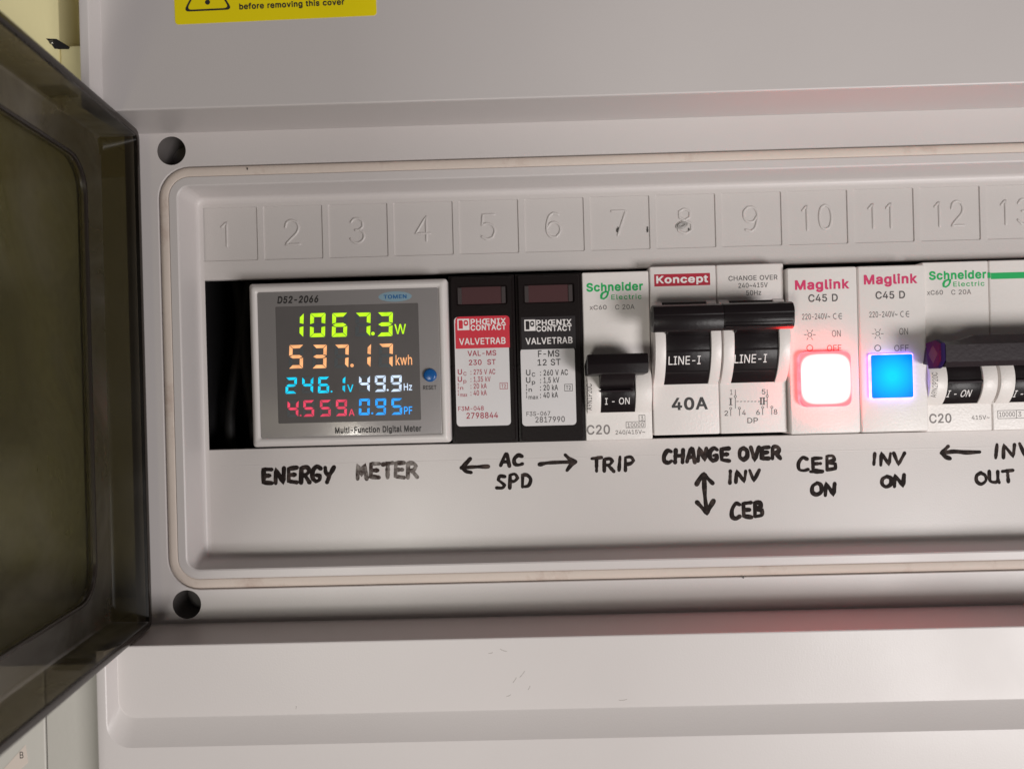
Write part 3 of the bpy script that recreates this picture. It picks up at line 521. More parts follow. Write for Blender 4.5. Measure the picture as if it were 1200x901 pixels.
for i, (a, b, c, d) in enumerate(SQ):
    g = Geo()
    g.loft([at_y(rr(a, b, c, d, .25, 1), 0), at_y(rr(a+.12, b-.12, c+.12, d-.12, .25, 1), .36)])
    g.flat(rr(a+.12, b-.12, c+.12, d-.12, .25, 1), [], .36)
    tile = g.link('number_tile', M['plate'], box, smooth=20, origin=((a+b)/2, 0, (c+d)/2))
    s = str(i+1); wd = 3.9 if len(s) == 1 else 3.3; tot = len(s)*wd+(len(s)-1)*1.5
    ng = Geo(); x = (a+b)/2-tot/2-.2
    for ch in s:
        off = 0
        for st in NUM[ch]:
            pts = smooth_path([Vector((x+u*wd, .33, 40.0+v*6.6)) for u, v in st], 5)
            ng.tube(pts, .36, 8, .75, True)
        x += wd+1.5
    n = ng.link('raised_numeral', M['plate'], tile, smooth=60)
# burnt spots and dark specks near numerals 7 and 8
for px, py, rx in ((723.5, 270, .45), (759, 270, .42), (807.5, 269, .35), (724.5, 267.5, .3), (759, 267, .3), (290, 198, .28), (871, 676, .3), (1004, 580, .2)):
    x, z = at(px, py, 0 if py < 600 and py > 210 else YF-.1)
    y = .30 if 210 < py < 600 else YF-.1
    sg = Geo(); sg.add([(x+rx*.6*cos(k*pi/4), y-.12 if k % 2 else y-.1, z+rx*1.4*sin(k*pi/4)) for k in range(8)], [tuple(range(8))]); sg.link('dark_speck', M['scuff'], box)
mg = Geo(); x, z = at(799, 264, 0)
for k, (r, h) in enumerate(((1.5, .05), (1.0, .38), (.5, .15))):
    pts = [Vector((x+r*cos(t*pi/8), .25-h, z+r*.6*sin(t*pi/8+.4))) for t in range(17)]
    mg.tube(pts, .22, 6, .8)
mg.link('melted_spot', M['melt'], box, smooth=60)

# --- front cover: a raised border, a slope, then the sunk face above and below the opening
def upath(x, z0, z1, r, n=7):
    sgn = 1 if z1 > z0 else -1; out = [(x, z0)]
    for k in range(n+1):
        a = radians(90*k/n); out.append((x+r-r*cos(a), z1-sgn*r+sgn*r*sin(a)))
    return out+[(XR, z1)]
for nm, z0, zi, zo, ze in (('upper_cover', ZT_, 112, 118, 128), ('lower_cover', ZB_, -77.4, -83.2, -116)):
    g = Geo(); s = 1 if z0 > 0 else -1
    e = .35*s
    prof = [(-95.9, zi, 4.5, YC), (-96.05, zi+s*.25, 4.6, YC-.06), (-97.2, zo-.25*s, 5.6, YC-2.85), (-97.45, zo, 5.8, YC-3.0), (-99.1, ze-s*.6, 3.0, YC-3.0),
            (-99.52, ze-s*.18, 3.2, YC-2.82), (XL, ze, 3.4, YC-2.4), (XL, ze, 3.4, 40)]
    g.loft([at_y(upath(x, z0+(e if i < 1 else 0), z1, r), y) for i, (x, z1, r, y) in enumerate(prof)], closed=False)
    inner = upath(-95.9, z0+e, zi, 4.5)
    g.flat(inner+[(XR, z0+e)], [], YC)
    # rounded lip of the opening and its wall
    g.loft([[(-95.9, YC, z0+e), (XR, YC, z0+e)], [(-95.9, YC+.1, z0+e*.3), (XR, YC+.1, z0+e*.3)], [(-95.9, YC+.35, z0), (XR, YC+.35, z0)]], closed=False)
    g.add([(-95.9, YC+.35, z0), (-96.05, YC-.06, z0), (-97.2, YC-2.85, z0), (-97.45, YC-3, z0), (-99.1, YC-3, z0), (-99.52, YC-2.82, z0), (XL, YC-2.4, z0), (XL, YF, z0), (XR, YF, z0), (XR, YC+.35, z0)],
          [tuple(range(10))])
    g.link(nm, M['shell'], box, smooth=28)
Geo().box(XR, XR+2, -30, 40, -116, 128, .5).link('side_wall', M['shell'], box)
# --- dark inside with the mounting rail and a cable
g = Geo()
g.loft([at_y(rr(CX0-3, CX1+3, -24, 33.5, .5, 1), 2.25), at_y(rr(CX0-3, CX1+3, -24, 33.5, .5, 1), 39)], True, False, True)
g.link('inside', M['void'], box)
g = Geo(); g.box(-66, 160, 33, 34, 0, 20, .1, 1); g.link('mounting_rail', M['rail'], box)
g = Geo()
for bx, k in ((-80.5, 1), (-76.5, -1)):
    g.tube([Vector((bx+k*1.6*sin(t/3.2), 13+2*cos(t/4), 33-t*3)) for t in range(18)], 1.6, 10, 1)
g.link('cable', M['cable'], box, smooth=60)
# --- yellow warning sticker on the upper cover
g = Geo()
sx0, sz0 = at(205.5, 29.5, YC); sx1, sz1 = at(441.5, 18.5, YC)
rot = math.atan2(sz1-sz0, sx1-sx0); cw, sw = cos(rot), sin(rot); LW = math.hypot(sx1-sx0, sz1-sz0)
def stk(u, v): return (sx0+u*cw-v*sw, sz0+u*sw+v*cw)
lp = [stk(u, v) for u, v in rr(0, LW, 0, 21, .8, 4)]
g.loft([at_y(lp, YC), at_y(lp, YC-.08)], True, False, True)
wst = g.link('warning_sticker', M['yellow'], box)
tg = Geo()
q = sc_at(YC)
def tri(cx, base, hw, hgt, rad):
    out = []
    pts = [(cx-hw, base), (cx+hw, base), (cx, base+hgt)]
    for i in range(3):
        a = Vector(pts[i-1]); b = Vector(pts[i]); c = Vector(pts[(i+1) % 3])
        u = (a-b).normalized()*rad; v = (c-b).normalized()*rad
        for k in range(6):
            t = k/5; out.append(tuple((b+u)*(1-t)**2+b*2*t*(1-t)+(b+v)*t*t))
    return [stk(*p) for p in out]
tg.loft([at_y(tri(8.0, 2.95, 5.9, 10.3, 1.5), YC-.11), at_y(tri(8.0, 3.4, 5.1, 9.0, 1.3), YC-.11)])
dx, dz = stk(8.0, 5.0)
tg.flat([(dx+.62*cos(k*pi/8), dz+.62*sin(k*pi/8)) for k in range(16)], [], YC-.11)
tg.flat([stk(*p) for p in ((7.65, 6.3), (8.35, 6.3), (8.55, 10), (7.45, 10))], [], YC-.11)
cx, cz = at(342, 8.5, YC-.1)
text_geo(tg, 'before removing this cover', cx, cz, 124/q, 6.4/q, YC-.11, 34, rot=rot)
tg.link('warning_print', M['ink_black'], wst, smooth=0)

# --- handwriting in black marker below the modules
HW = {'E': [[(.9, .98), (.1, .95), (.12, .05), (.95, .0)], [(.12, .5), (.75, .52)]], 'N': [[(.05, 0), (.1, 1), (.85, .05), (.95, 1)]],
 'R': [[(.08, 0), (.1, .95), (.6, 1), (.88, .78), (.6, .5), (.15, .45)], [(.45, .46), (1, .02)]], 'G': [[(.9, .88), (.5, 1), (.1, .7), (.08, .25), (.45, 0), (.85, .12), (.88, .42), (.5, .42)]],
 'Y': [[(.05, 1), (.2, .6), (.5, .5)], [(.98, 1), (.6, .45), (.35, -.02)]], 'M': [[(.05, 0), (.15, .95), (.45, .3), (.75, .95), (.95, .02)]],
 'T': [[(.02, .92), (.98, 1)], [(.5, .95), (.52, 0)]], 'A': [[(.05, 0), (.4, 1), (.62, .98), (.95, 0)], [(.2, .38), (.8, .4)]],
 'C': [[(.9, .9), (.5, 1), (.12, .6), (.15, .15), (.55, .0), (.95, .12)]], 'S': [[(.85, .95), (.35, .98), (.12, .72), (.5, .52), (.85, .3), (.55, .03), (.02, .05)]],
 'P': [[(.12, 0), (.12, .97), (.6, 1), (.92, .75), (.6, .5), (.15, .45)]], 'D': [[(.1, .02), (.12, .96), (.6, .95), (.95, .6), (.75, .15), (.1, .02)]],
 'H': [[(.08, 0), (.1, 1)], [(.92, 0), (.9, 1)], [(.1, .48), (.9, .52)]], 'O': [[(.5, 1), (.1, .75), (.08, .25), (.5, 0), (.92, .28), (.9, .78), (.5, 1)]],
 'V': [[(.02, 1), (.45, 0), (.98, 1)]], 'I': [[(.55, 1), (.42, 0)]], 'B': [[(.12, 0), (.14, 1), (.65, .98), (.78, .74), (.2, .52), (.85, .42), (.85, .1), (.12, 0)]],
 'U': [[(.08, 1), (.1, .2), (.45, 0), (.85, .2), (.9, 1)], [(.88, .3), (1, .02)]]}
rnd = random.Random(3)
def marker_stroke(g, pts, wd):
    P = smooth_path([Vector((a, -.03, b)) for a, b in pts], 5, 75)
    ph = rnd.random()*6
    g.tube(P, lambda t: wd*(1+.12*sin(ph+t*5)+.10*sin(ph*3+t*13)), 8, .10)
def word(txt, x0, x1, ytop, ybot, tilt=2, wd=.62, m='marker', label=None, gap=.28):
    """tilt: pixels the word climbs over its width; the box is in the photograph's pixels on the plate"""
    g = Geo(); n = len(txt); q = sc_at(0)
    wts = [.45 if c == 'I' else 1.0 for c in txt]; tot = sum(wts)+gap*(n-1); u = (x1-x0)/tot; x = x0
    for c, wt in zip(txt, wts):
        jx, jy = rnd.uniform(-.6, .6), rnd.uniform(-.9, .9)
        k = (x-x0)/(x1-x0); dy = -tilt*k+tilt/2
        hh = (ybot-ytop-abs(tilt))*rnd.uniform(.94, 1.04); lean = rnd.uniform(-.04, .10)
        for st in HW[c]:
            pts = []
            for a, b in st:
                a += rnd.uniform(-.03, .03); b += rnd.uniform(-.03, .03)
                px = x+jx+(a+lean*b)*u*wt; py = (ytop+ybot)/2+hh/2+dy+jy-b*hh
                pts.append(at(px, py, 0))
            marker_stroke(g, pts, wd)
        x += u*(wt+gap)
    o = g.link('handwritten_word', M[m], box, smooth=60)
    if label: o['label'] = label
def arrow(strokes, wd=.62, m='marker'):
    g = Geo()
    for s in strokes: marker_stroke(g, [at(a, b, 0) for a, b in s], wd)
    g.link('drawn_arrow', M[m], box, smooth=60)
word('ENERGY', 308, 391, 546.5, 566, 2.5, .60, label='handwritten word ENERGY in black marker')
word('METER', 418, 489, 541, 561, 2.5, .58, 'marker_faint', label='faint handwritten word METER')
arrow([[(572, 546.5), (556, 547), (541, 548)], [(551, 537.5), (546, 543), (541, 548), (546, 552), (552, 553.5)]], .55)
word('AC', 587, 612, 532.5, 545.5, 1, .53)
word('SPD', 582, 622, 555, 572, 1.5, .48)
arrow([[(632.5, 544), (645, 542), (674, 541)], [(662.5, 533), (668, 538), (674.5, 541), (669, 545), (664.5, 551)]], .55)
word('TRIP', 693, 743, 535, 552.5, 1.5, .48)
word('CHANGE', 777, 855, 524.5, 541.5, 2.5, .58)
word('OVER', 867, 914, 523, 538.5, 1.5, .60)
word('INV', 853, 890, 550.5, 565.5, 1.5, .48)
word('CEB', 856, 895, 587.5, 606.5, 2, .58)
arrow([[(825, 556), (826, 580), (828.5, 601)], [(816.5, 567), (820, 561), (825, 555.5), (830, 561), (835, 566)], [(817, 588.5), (823, 595), (828.5, 601.5), (832, 594), (836, 587)]], .62)
word('CEB', 935, 981, 533.5, 551.5, 2.5, .48)
arrow([[(950, 552.5), (958, 553.5), (964, 552.5)]], .4)
word('ON', 951, 979, 565, 580, 1.5, .56)
word('INV', 1022, 1060, 529.5, 545.5, 2, .48)
word('ON', 1032.5, 1060, 556.5, 570.5, 1.5, .56)
arrow([[(1148, 529.5), (1132, 530), (1118, 529), (1103, 531)], [(1111, 523), (1107, 527), (1103, 530.5), (1108, 535), (1113, 537)]], .55)
word('INV', 1164, 1210, 518, 536, 2.5, .48)
word('OUT', 1143, 1187, 550.5, 566.5, 2.5, .48)

# ================================================================== SMOKED DOOR (swung open on the left)
AD = math.atan(.114)
dd = Vector((sin(AD), -cos(AD), 0)); dn = Vector((-cos(AD), -sin(AD), 0))
DB = Vector((-93.6, -14.0, 0))
def dp(t, ww, z): return tuple(DB+dd*t+dn*ww+Vector((0, 0, z)))
DL = 262.0; dz0, dz1 = ZB_+.5, ZT_-.5
def dring(i, ww, r): return [dp(t, ww, z) for t, z in rr(i, DL-i, dz0+i, dz1-i, r, 6)]
g = Geo()
g.loft([dring(11.6, 10.3, 8), dring(11.4, 10.8, 8), dring(1.0, 10.8, 4), dring(.3, 10.5, 4.4), dring(0, 9.8, 4.6), dring(0, .35, 2.4), dring(.2, .1, 2.2)])
g.loft([dring(1.9, .1, 1.4), dring(2.1, .35, 1.3), dring(2.8, 7.6, 3.6), dring(3.2, 8.4, 3.8), dring(4.0, 8.8, 4.0), dring(10.8, 8.8, 8.0), dring(11.3, 8.9, 8), dring(11.6, 9.7, 8)])
door = g.link('door', M['smoke'], box, smooth=35)
g = Geo(); g.loft([dring(11.6, 10.3, 8), dring(11.6, 9.7, 8)], True, True, True); g.link('window_panel', M['smoke_thin'], door, smooth=0)
door['label'] = 'smoked transparent door swung open to the left'
g = Geo()
g.loft([dring(.2, .1, 2.2), dring(.6, -.05, 2.0), dring(1.5, -.05, 1.6), dring(1.9, .1, 1.4), dring(1.7, 1.0, 1.4), dring(.4, 1.0, 2.2), dring(.2, .1, 2.2)])
g.link('door_rim', M['smoke_edge'], door, smooth=60)
g = Geo()
g.loft([dring(10.75, 8.6, 8.2), dring(11.1, 8.5, 8.1), dring(11.5, 8.6, 8.0), dring(11.6, 9.2, 8.0), dring(10.7, 8.95, 8.2)])
g.link('window_step', M['smoke_edge'], door, smooth=60)
for zc, s in ((dz1-2.2, -1), (dz0+2.2, 1)):
    g = Geo()
    v = [dp(t, ww, z) for t in (30, 36) for ww, z in ((2.0, zc+s*.0), (7.6, zc+s*.3), (7.6, zc+s*.75), (2.0, zc+s*.45))]
    g.add(v, [(0, 1, 2, 3), (7, 6, 5, 4), (0, 4, 5, 1), (1, 5, 6, 2), (2, 6, 7, 3), (3, 7, 4, 0)])
    g.link('door_catch', M['smoke_clear'], door, smooth=0)
# fine scratches on the lower cover
for px, py, L_, a in ((590, 762, 8, -20), (575, 765, 5, 10), (603, 797, 7, 55), (612, 790, 9, 50), (596, 815, 5, 20), (620, 806, 5, 60), (347, 829, 3, 80), (730, 820, 9, 5)):
    x, z = at(px, py, YC); l = L_/9.8; g = Geo()
    g.tube([Vector((x+cos(radians(a))*l*k, YC, z+sin(radians(a))*l*k+.1*k*k)) for k in (-1, -.4, .2, .6, 1)], .07, 5, .15)
    g.link('scratch', M['scratch'], box)

# ================================================================== MODULES
YM = -5.0
def mx(px): return at(px, 420, YM)[0]
ZT, ZB = at(724, 318.5, YM)[1], at(724, 515.5, YM)[1]
ZT = 29.3; ZB = -15.5
def mbox(parent, x0, x1, zt=ZT, zb=ZB, y=YM, m='body', name='body', b=.5, gap=.07):
    g = Geo(); g.box(x0+gap, x1-gap, y, 32, zb, zt, b, 3)
    return g.link(name, M[m], parent, smooth=35)
def origin(x0, x1): return ((x0+x1)/2, 32, ZB)
def hump(zc, rad, bulge, y, n=14):
    """(y, z) outline of a rounded hump standing on plane y"""
    R = (rad*rad+bulge*bulge)/(2*bulge); a0 = math.asin(rad/R)
    return [(y+1.5, zc-rad)]+[(y-(R*cos(a0*(2*k/n-1))-(R-bulge)), zc+R*sin(a0*(2*k/n-1))) for k in range(n+1)]+[(y+1.5, zc+rad)]
def hump_y(z, zc, rad, bulge, y):
    R = (rad*rad+bulge*bulge)/(2*bulge); return y-(math.sqrt(max(R*R-(z-zc)**2, 0))-(R-bulge))
def curved_print(prn_parent, txt, x0, x1, zb, cap, hz, ink, bold=0, slant=0, name='printed_lettering', dy=.05, rot=0):
    g = Geo(); text_geo(g, txt, (x0+x1)/2, zb, x1-x0, cap, 0, bold, slant=slant, rot=rot)
    g.v = [(x, hump_y(z, *hz)-dy, z) for x, y, z in g.v]
    g.link(name, M[ink], prn_parent, smooth=0)

# ---- energy meter
YE = -9.0
ex0, _ = at(292.3, 429, YE); ex1, _ = at(525.8, 421, YE)
et, eb = at(406, 329, YE)[1], at(411, 521.5, YE)[1]
meter = thing('energy_meter', 'silver digital energy meter with glowing coloured readings and blue reset button',
              'energy meter', ((ex0+ex1)/2, 32, eb))
g = Geo(); g.box(ex0+2.2, ex1-.4, -3, 32, eb+1, et-1, .4); g.link('body', M['mbody'], meter)
g = Geo()
def er(i, r): return rr(ex0+i, ex1-i, eb+i, et-i, r, 4)
g.loft([at_y(er(.3, .7), -2.9), at_y(er(0, .8), -3.6), at_y(er(0, .8), YE+1.6), at_y(er(.15, .8), YE+1.1), at_y(er(.9, .8), YE+.1), at_y(er(1.3, .7), YE), at_y(er(1.9, .6), YE+.05), at_y(er(2.35, .5), YE+.5), at_y(er(2.5, .5), YE+1.2)])
g.link('bezel', M['mbody'], meter, smooth=40)
fx0, fz1 = at(299.0, 343.0, YE+.3); fx1, fz0 = at(516.8, 512.5, YE+.3)
g = Geo(); rbox(g, ex0+2.3, ex1-2.3, eb+2.3, et-2.3, YE+.45, YE+2, .6, .15); g.link('face', M['face'], meter)
YD = YE+.45
lx0, lz1 = at(322, 358.5, YD); lx1, lz0 = at(492, 493, YD)
lx1 = at(491.8, 425, YD)[0]; lx0 = at(324.4, 425, YD)[0]; lz1 = at(407, 357.3, YD)[1]; lz0 = at(410, 494.2, YD)[1]
g = Geo(); g.flat(rr(lx0, lx1, lz0, lz1, .3, 3), [], YD-.03); disp = g.link('display', M['glass'], meter, smooth=0)
SEGS = {'0': 'abcdef', '1': 'bc', '2': 'abged', '3': 'abgcd', '4': 'fgbc', '5': 'afgcd', '6': 'afgecd', '7': 'abc', '9': 'abcdfg'}
def digit(g, gg, ch, cx, cy, wpx, hpx, th):
    """seven bars with mitred ends, faint where unlit; centre in photograph pixels"""
    y = YD-.10; q = sc_at(y); x, z = at(cx, cy, y); W = wpx/q/2; H = hpx/q/2; t = th/q; e = .095
    sl = .05
    def sk(u, v): return (x+u+v*sl, z+v)
    m = t*.5
    S = {'a': [(-W+e, H), (W-e, H), (W-t-e, H-t), (-W+t+e, H-t)], 'd': [(-W+e, -H), (W-e, -H), (W-t-e, -H+t), (-W+t+e, -H+t)],
         'f': [(-W, H-e), (-W, m*.5+e), (-W+t, m+e), (-W+t, H-t-e)], 'b': [(W, H-e), (W, m*.5+e), (W-t, m+e), (W-t, H-t-e)],
         'e': [(-W, -H+e), (-W, -m*.5-e), (-W+t, -m-e), (-W+t, -H+t+e)], 'c': [(W, -H+e), (W, -m*.5-e), (W-t, -m-e), (W-t, -H+t+e)],
         'g': [(-W+e*2, 0), (-W+t+e, m), (W-t-e, m), (W-e*2, 0), (W-t-e, -m), (-W+t+e, -m)]}
    for k, p in S.items():
        tgt = g if k in SEGS[ch] else gg
        if tgt is None: continue
        yy = y if tgt is g else y+.04
        tgt.add([(sk(*c)[0], yy, sk(*c)[1]) for c in p], [tuple(range(len(p)))])
def dot(g, cx, cy, r):
    x, z = at(cx, cy, YD-.1); r /= sc_at(YD)
    g.flat([(x+r*cos(k*pi/6), z+r*sin(k*pi/6)) for k in range(12)], [], YD-.1)
ghost = Geo()
def P4(a, b): return 230+a/4, 320+b/4
rows = [('lime', [('1', 467, 245), ('0', 569, 244), ('6', 672, 243), ('7', 781, 241.5), ('3', 885, 240)], 71/4, 112/4, 17.5/4, [(828, 284, 2.1)], ('W', 930, 984, 285, 45)),
        ('orange', [('5', 468, 392), ('3', 578, 391), ('7', 681, 390), ('1', 785, 387), ('7', 888, 386)], 66/4, 110/4, 15.5/4, [(730, 433, 2.1)], ('kwh', 935, 1012, 430, 46)),
        ('cyan', [('2', 445, 527), ('4', 522, 525), ('6', 597, 524), ('1', 672, 522)], 52/4, 76/4, 12/4, [(634, 555, 1.1)], ('V', 708, 737, 556, 33)),
        ('white', [('4', 788, 519), ('9', 862, 518), ('9', 937, 517)], 51/4, 76/4, 11.7/4, [(897, 548, 1.2)], ('Hz', 973, 1012, 549, 32)),
        ('pink', [('4', 453, 636), ('5', 527, 634), ('5', 605, 633), ('9', 680, 631)], 52/4, 77/4, 12/4, [(489, 667, 1.1)], ('A', 715, 742, 668, 30)),
        ('blue', [('0', 788, 627), ('9', 864, 626), ('5', 940, 625)], 51/4, 77/4, 11.7/4, [(825, 657, 1.2)], ('PF', 974, 1013, 660, 34))]
for col, ds, wd, hh, th, dots, (us, ux0, ux1, uy, uc) in rows:
    g = Geo()
    for ch, a, b in ds:
        digit(g, ghost if ch != '1' else None, ch, *P4(a, b), wd, hh, th)
    for a, b, r in dots: dot(g, *P4(a, b), r)
    q = sc_at(YD-.1); x, z = at(230+(ux0+ux1)/8, 320+uy/4, YD-.1)
    text_geo(g, us, x, z, (ux1-ux0)/4/q, uc/4/q, YD-.1, 6 if uc > 40 else 14)
    o = g.link('lit_reading', E_[col], meter, smooth=0)
    o['label'] = {'lime': 'lime green reading 1067.3 W', 'orange': 'orange reading 537.17 kwh', 'cyan': 'cyan reading 246.1 V', 'white': 'white reading 49.9 Hz',
                  'pink': 'pink reading 4.559 A', 'blue': 'blue reading 0.95 PF'}[col]
ghost.link('unlit_segments', GHOST, meter, smooth=0)
p = Print(meter, YD)
p.t('D52-2066', 324.8, 373, 354.8, 7.6, 'ink_black', 36, slant=.15)
p.t('Multi-Function Digital Meter', 392.5, 494, 506.3, 6.6, 'ink_black', 34)
p.t('RESET', 495.8, 511.5, 456.3, 4.5, 'ink_black', 26)
p.t('TOMEN', 449.5, 476.5, 349.8, 4.2, 'ink_blue', 30)
p.done()
ox, oz = at(463, 347.6, YD); g = Geo()
g.flat([(ox+4.4*cos(k*pi/14), oz+1.35*sin(k*pi/14)) for k in range(28)], [], YD-.025)
g.link('logo_oval', mat('logo_pale_blue', (.22, .33, .40), .4), meter, smooth=0)
bx, bz = at(503.6, 439.6, YD-1)
g = Geo(); g.disc(bx, bz, 1.75, YD-.9, YD+.5, 28, .5); g.link('reset_button', M['btn'], meter, smooth=50)

# ---- two surge protectors
def logo_mark(p, x, y, wd, ht, ink_fg, ink_bg):
    p.rect(x, x+wd, y, y+ht, ink_fg, .045)
    p.rect(x+1.5, x+wd*.42, y+1.6, y+ht-1.6, ink_bg, .06)
    p.rect(x+wd*.52, x+wd-1.4, y+1.6, y+ht*.62, ink_bg, .06, r=.5)
    p.rect(x+wd*.62, x+wd*.8, y+3.6, y+ht*.45, ink_fg, .075)
    p.seg(x+wd*.44, y+ht*.2, x+wd*.44, y+ht-1.6, .12, ink_bg, .07)
def spd(xa, xb, label, red, T):
    x0, x1 = mx(xa), mx(xb)
    t = thing('surge_protector', label, 'surge protector', origin(x0, x1), 'surge protectors between meter and breakers')
    mbox(t, x0, x1, m='blackm', b=.35, name='base')
    q = sc_at(-5.6)
    cx = (x0+x1)/2; a, b = cx-8.15, cx+8.15
    wz1, wz0 = at(566, 334.5, -5.6)[1], at(566, 357.5, -5.6)[1]
    wx0, wx1 = cx-6.9, cx+6.9
    g = Geo()
    # plug front with a sunk status window
    outer = rr(a, b, ZB+.5, ZT-.5, .5, 3); win = rr(wx0, wx1, wz0, wz1, .5, 3)
    g.flat(rr(a+.2, b-.2, ZB+.7, ZT-.7, .4, 3), [win], -5.75)
    g.loft([at_y(rr(a+.2, b-.2, ZB+.7, ZT-.7, .4, 3), -5.75), at_y(outer, -5.5), at_y(outer, -4.8)])
    g.loft([at_y(win, -5.75), at_y(rr(wx0+.5, wx1-.5, wz0+.35, wz1-.35, .4, 3), -5.12)])
    g.link('plug', M['blackm'], t, smooth=30)
    g = Geo(); g.flat(rr(wx0+.5, wx1-.5, wz0+.35, wz1-.35, .4, 3), [], -5.12)
    wn = g.link('status_window', M['window'], t, smooth=0)
    g = Geo()
    for xx in (wx0+.5, wx1-1.6): g.box(xx, xx+1.1, -5.4, -5.14, wz0+.4, wz1-.4, .08, 1)
    g.link('window_post', M['winframe'], wn)
    g = Geo(); g.extr([(-5.05, 4.2), (-5.9, 4.4), (-5.9, 4.9), (-5.05, 5.1)], a-.2, a+.25); g.extr([(-5.05, 4.2), (-5.9, 4.4), (-5.9, 4.9), (-5.05, 5.1)], b-.25, b+.2)
    g.link('release_catch', M['blackm'], t)
    p = Print(t, -5.77)
    T(p)
    p.done()
def T1(p):
    R = 'ink_red'
    p.rect(533.6, 597.2, 371, 499, 'lab_white', .01, r=1.0)
    p.rect(533.6, 597.2, 370.5, 385, 'lab_red', .025, r=1.0); p.rect(533.6, 597.2, 378, 408, 'lab_red', .028)
    logo_mark(p, 536, 373.7, 14, 13.2, 'ink_white', 'lab_red')
    p.t('PHŒNIX', 551.5, 593, 379.8, 6.2, 'ink_white', 30); p.t('CONTACT', 551.5, 593, 386.6, 5.8, 'ink_white', 30)
    p.t('VALVETRAB', 538, 592.6, 403.3, 7.2, 'ink_white', 20)
    p.t('VAL-MS', 548, 581.6, 416.8, 5.9, R, 14); p.t('230  ST', 549.5, 581, 427.4, 5.9, R, 14)
    for k, (s, sub, rhs, xr, y) in enumerate((('U', 'C', ': 275 V AC', 580.5, 438.6), ('U', 'p', ': 1,35 kV', 575, 447.2), ('I', 'n', ': 20 kA', 570.5, 455.2), ('I', 'max', ': 40 kA', 570.5, 463.2))):
        w_ = 5 if s == 'U' else 1.2
        p.t(s, 536.5, 536.5+w_, y, 5.8, R, 16); p.t(sub, 537.5+w_+.6, 537.5+w_+(9 if sub == 'max' else 4.2), y+1.5, 4.2, R, 8)
        p.t(rhs, 551.5, xr, y, 5.8, R, 12)
    p.rect(585.6, 595, 448.3, 456, R, .04, line=.13); p.t('T2', 587.6, 593, 454.4, 4.2, R, 10)
    p.t('F3M-048', 537, 567, 481, 4.9, R, 10); p.t('2798844', 546.7, 583.7, 490, 6.6, R, 14)
def T2(p):
    R = 'ink_black'
    p.rect(611, 674.4, 407.5, 498.5, 'lab_white', .01, r=1.0)
    p.rect(611, 674.4, 371, 409, 'lab_black', .028)
    logo_mark(p, 614.5, 374.6, 13, 13.2, 'ink_white', 'lab_black')
    p.t('PHŒNIX', 628.5, 670, 381, 6.2, 'ink_white', 30); p.t('CONTACT', 628.5, 670, 387.8, 5.8, 'ink_white', 30)
    p.t('VALVETRAB', 616, 671, 402.8, 7.2, 'ink_white', 20)
    p.t('F-MS', 630.6, 655.6, 418, 7.4, R, 12); p.t('12 ST', 630, 657, 428, 7.0, R, 12)
    for k, (s, sub, rhs, xr, y) in enumerate((('U', 'C', ': 260 V AC', 665.6, 439.7), ('U', 'p', ': 1,5 kV', 655.6, 448.5), ('I', 'n', ': 20 kA', 654, 457.3), ('I', 'max', ': 40 kA', 654, 466))):
        w_ = 5.2 if s == 'U' else 1.4
        p.t(s, 616.5, 616.5+w_, y, 6.4, R, 14); p.t(sub, 617.5+w_+.6, 617.5+w_+(12 if sub == 'max' else 4.6), y+1.6, 4.6, R, 12)
        p.t(rhs, 633, xr, y, 6.3, R, 16)
    p.rect(661.5, 671, 450, 458.4, R, .04, line=.13); p.t('T2', 663.3, 669, 456.6, 4.4, R, 10)
    p.t('F3S-067', 617, 645, 487, 4.8, 'ink_dgrey', 8); p.t('2817990', 627.5, 662, 494.6, 6.4, 'ink_dgrey', 10)
spd(527.3, 605.3, 'black surge protector with red and white label, next to the energy meter', True, T1)
spd(605.3, 684, 'black surge protector with black and white label, beside the single C20 breaker', False, T2)

# ---- breaker print shared by both C20 breakers
def leaf_mark(p, x, y, s):
    g = p.geo('ink_green'); yy = p.y-.04; q = sc_at(p.y)
    def P_(u, v): X, Z = at(x+u*s, y+v*s, p.y); return (X, yy, Z)
    o = [P_(a, b) for a, b in ((-5.5, 4.5), (-6, 0), (-4, -4), (1, -6), (6, -5.8), (5.6, -1.5), (3.5, 2.8), (-1, 5.6))]
    i = [P_(a, b) for a, b in ((-2.8, 3), (-2.6, 0), (-1.2, -2.4), (1.2, -3.6), (3, -4), (2.8, -1), (1.0, 1.8), (-1, 3.3))]
    g.loft([o, i])
def flat_rocker(t, x0, x1, zc, rad, bulge, dx0, dx1, ztxt=None, label=None):
    """white cheeks either side of the black rocker drum"""
    for a, b in ((x0+.07, dx0), (dx1, x1-.07)):
        g = Geo(); g.extr(hump(zc, rad, bulge, YM), a, b, .25); g.link('cheek', M['body'], t, smooth=32)

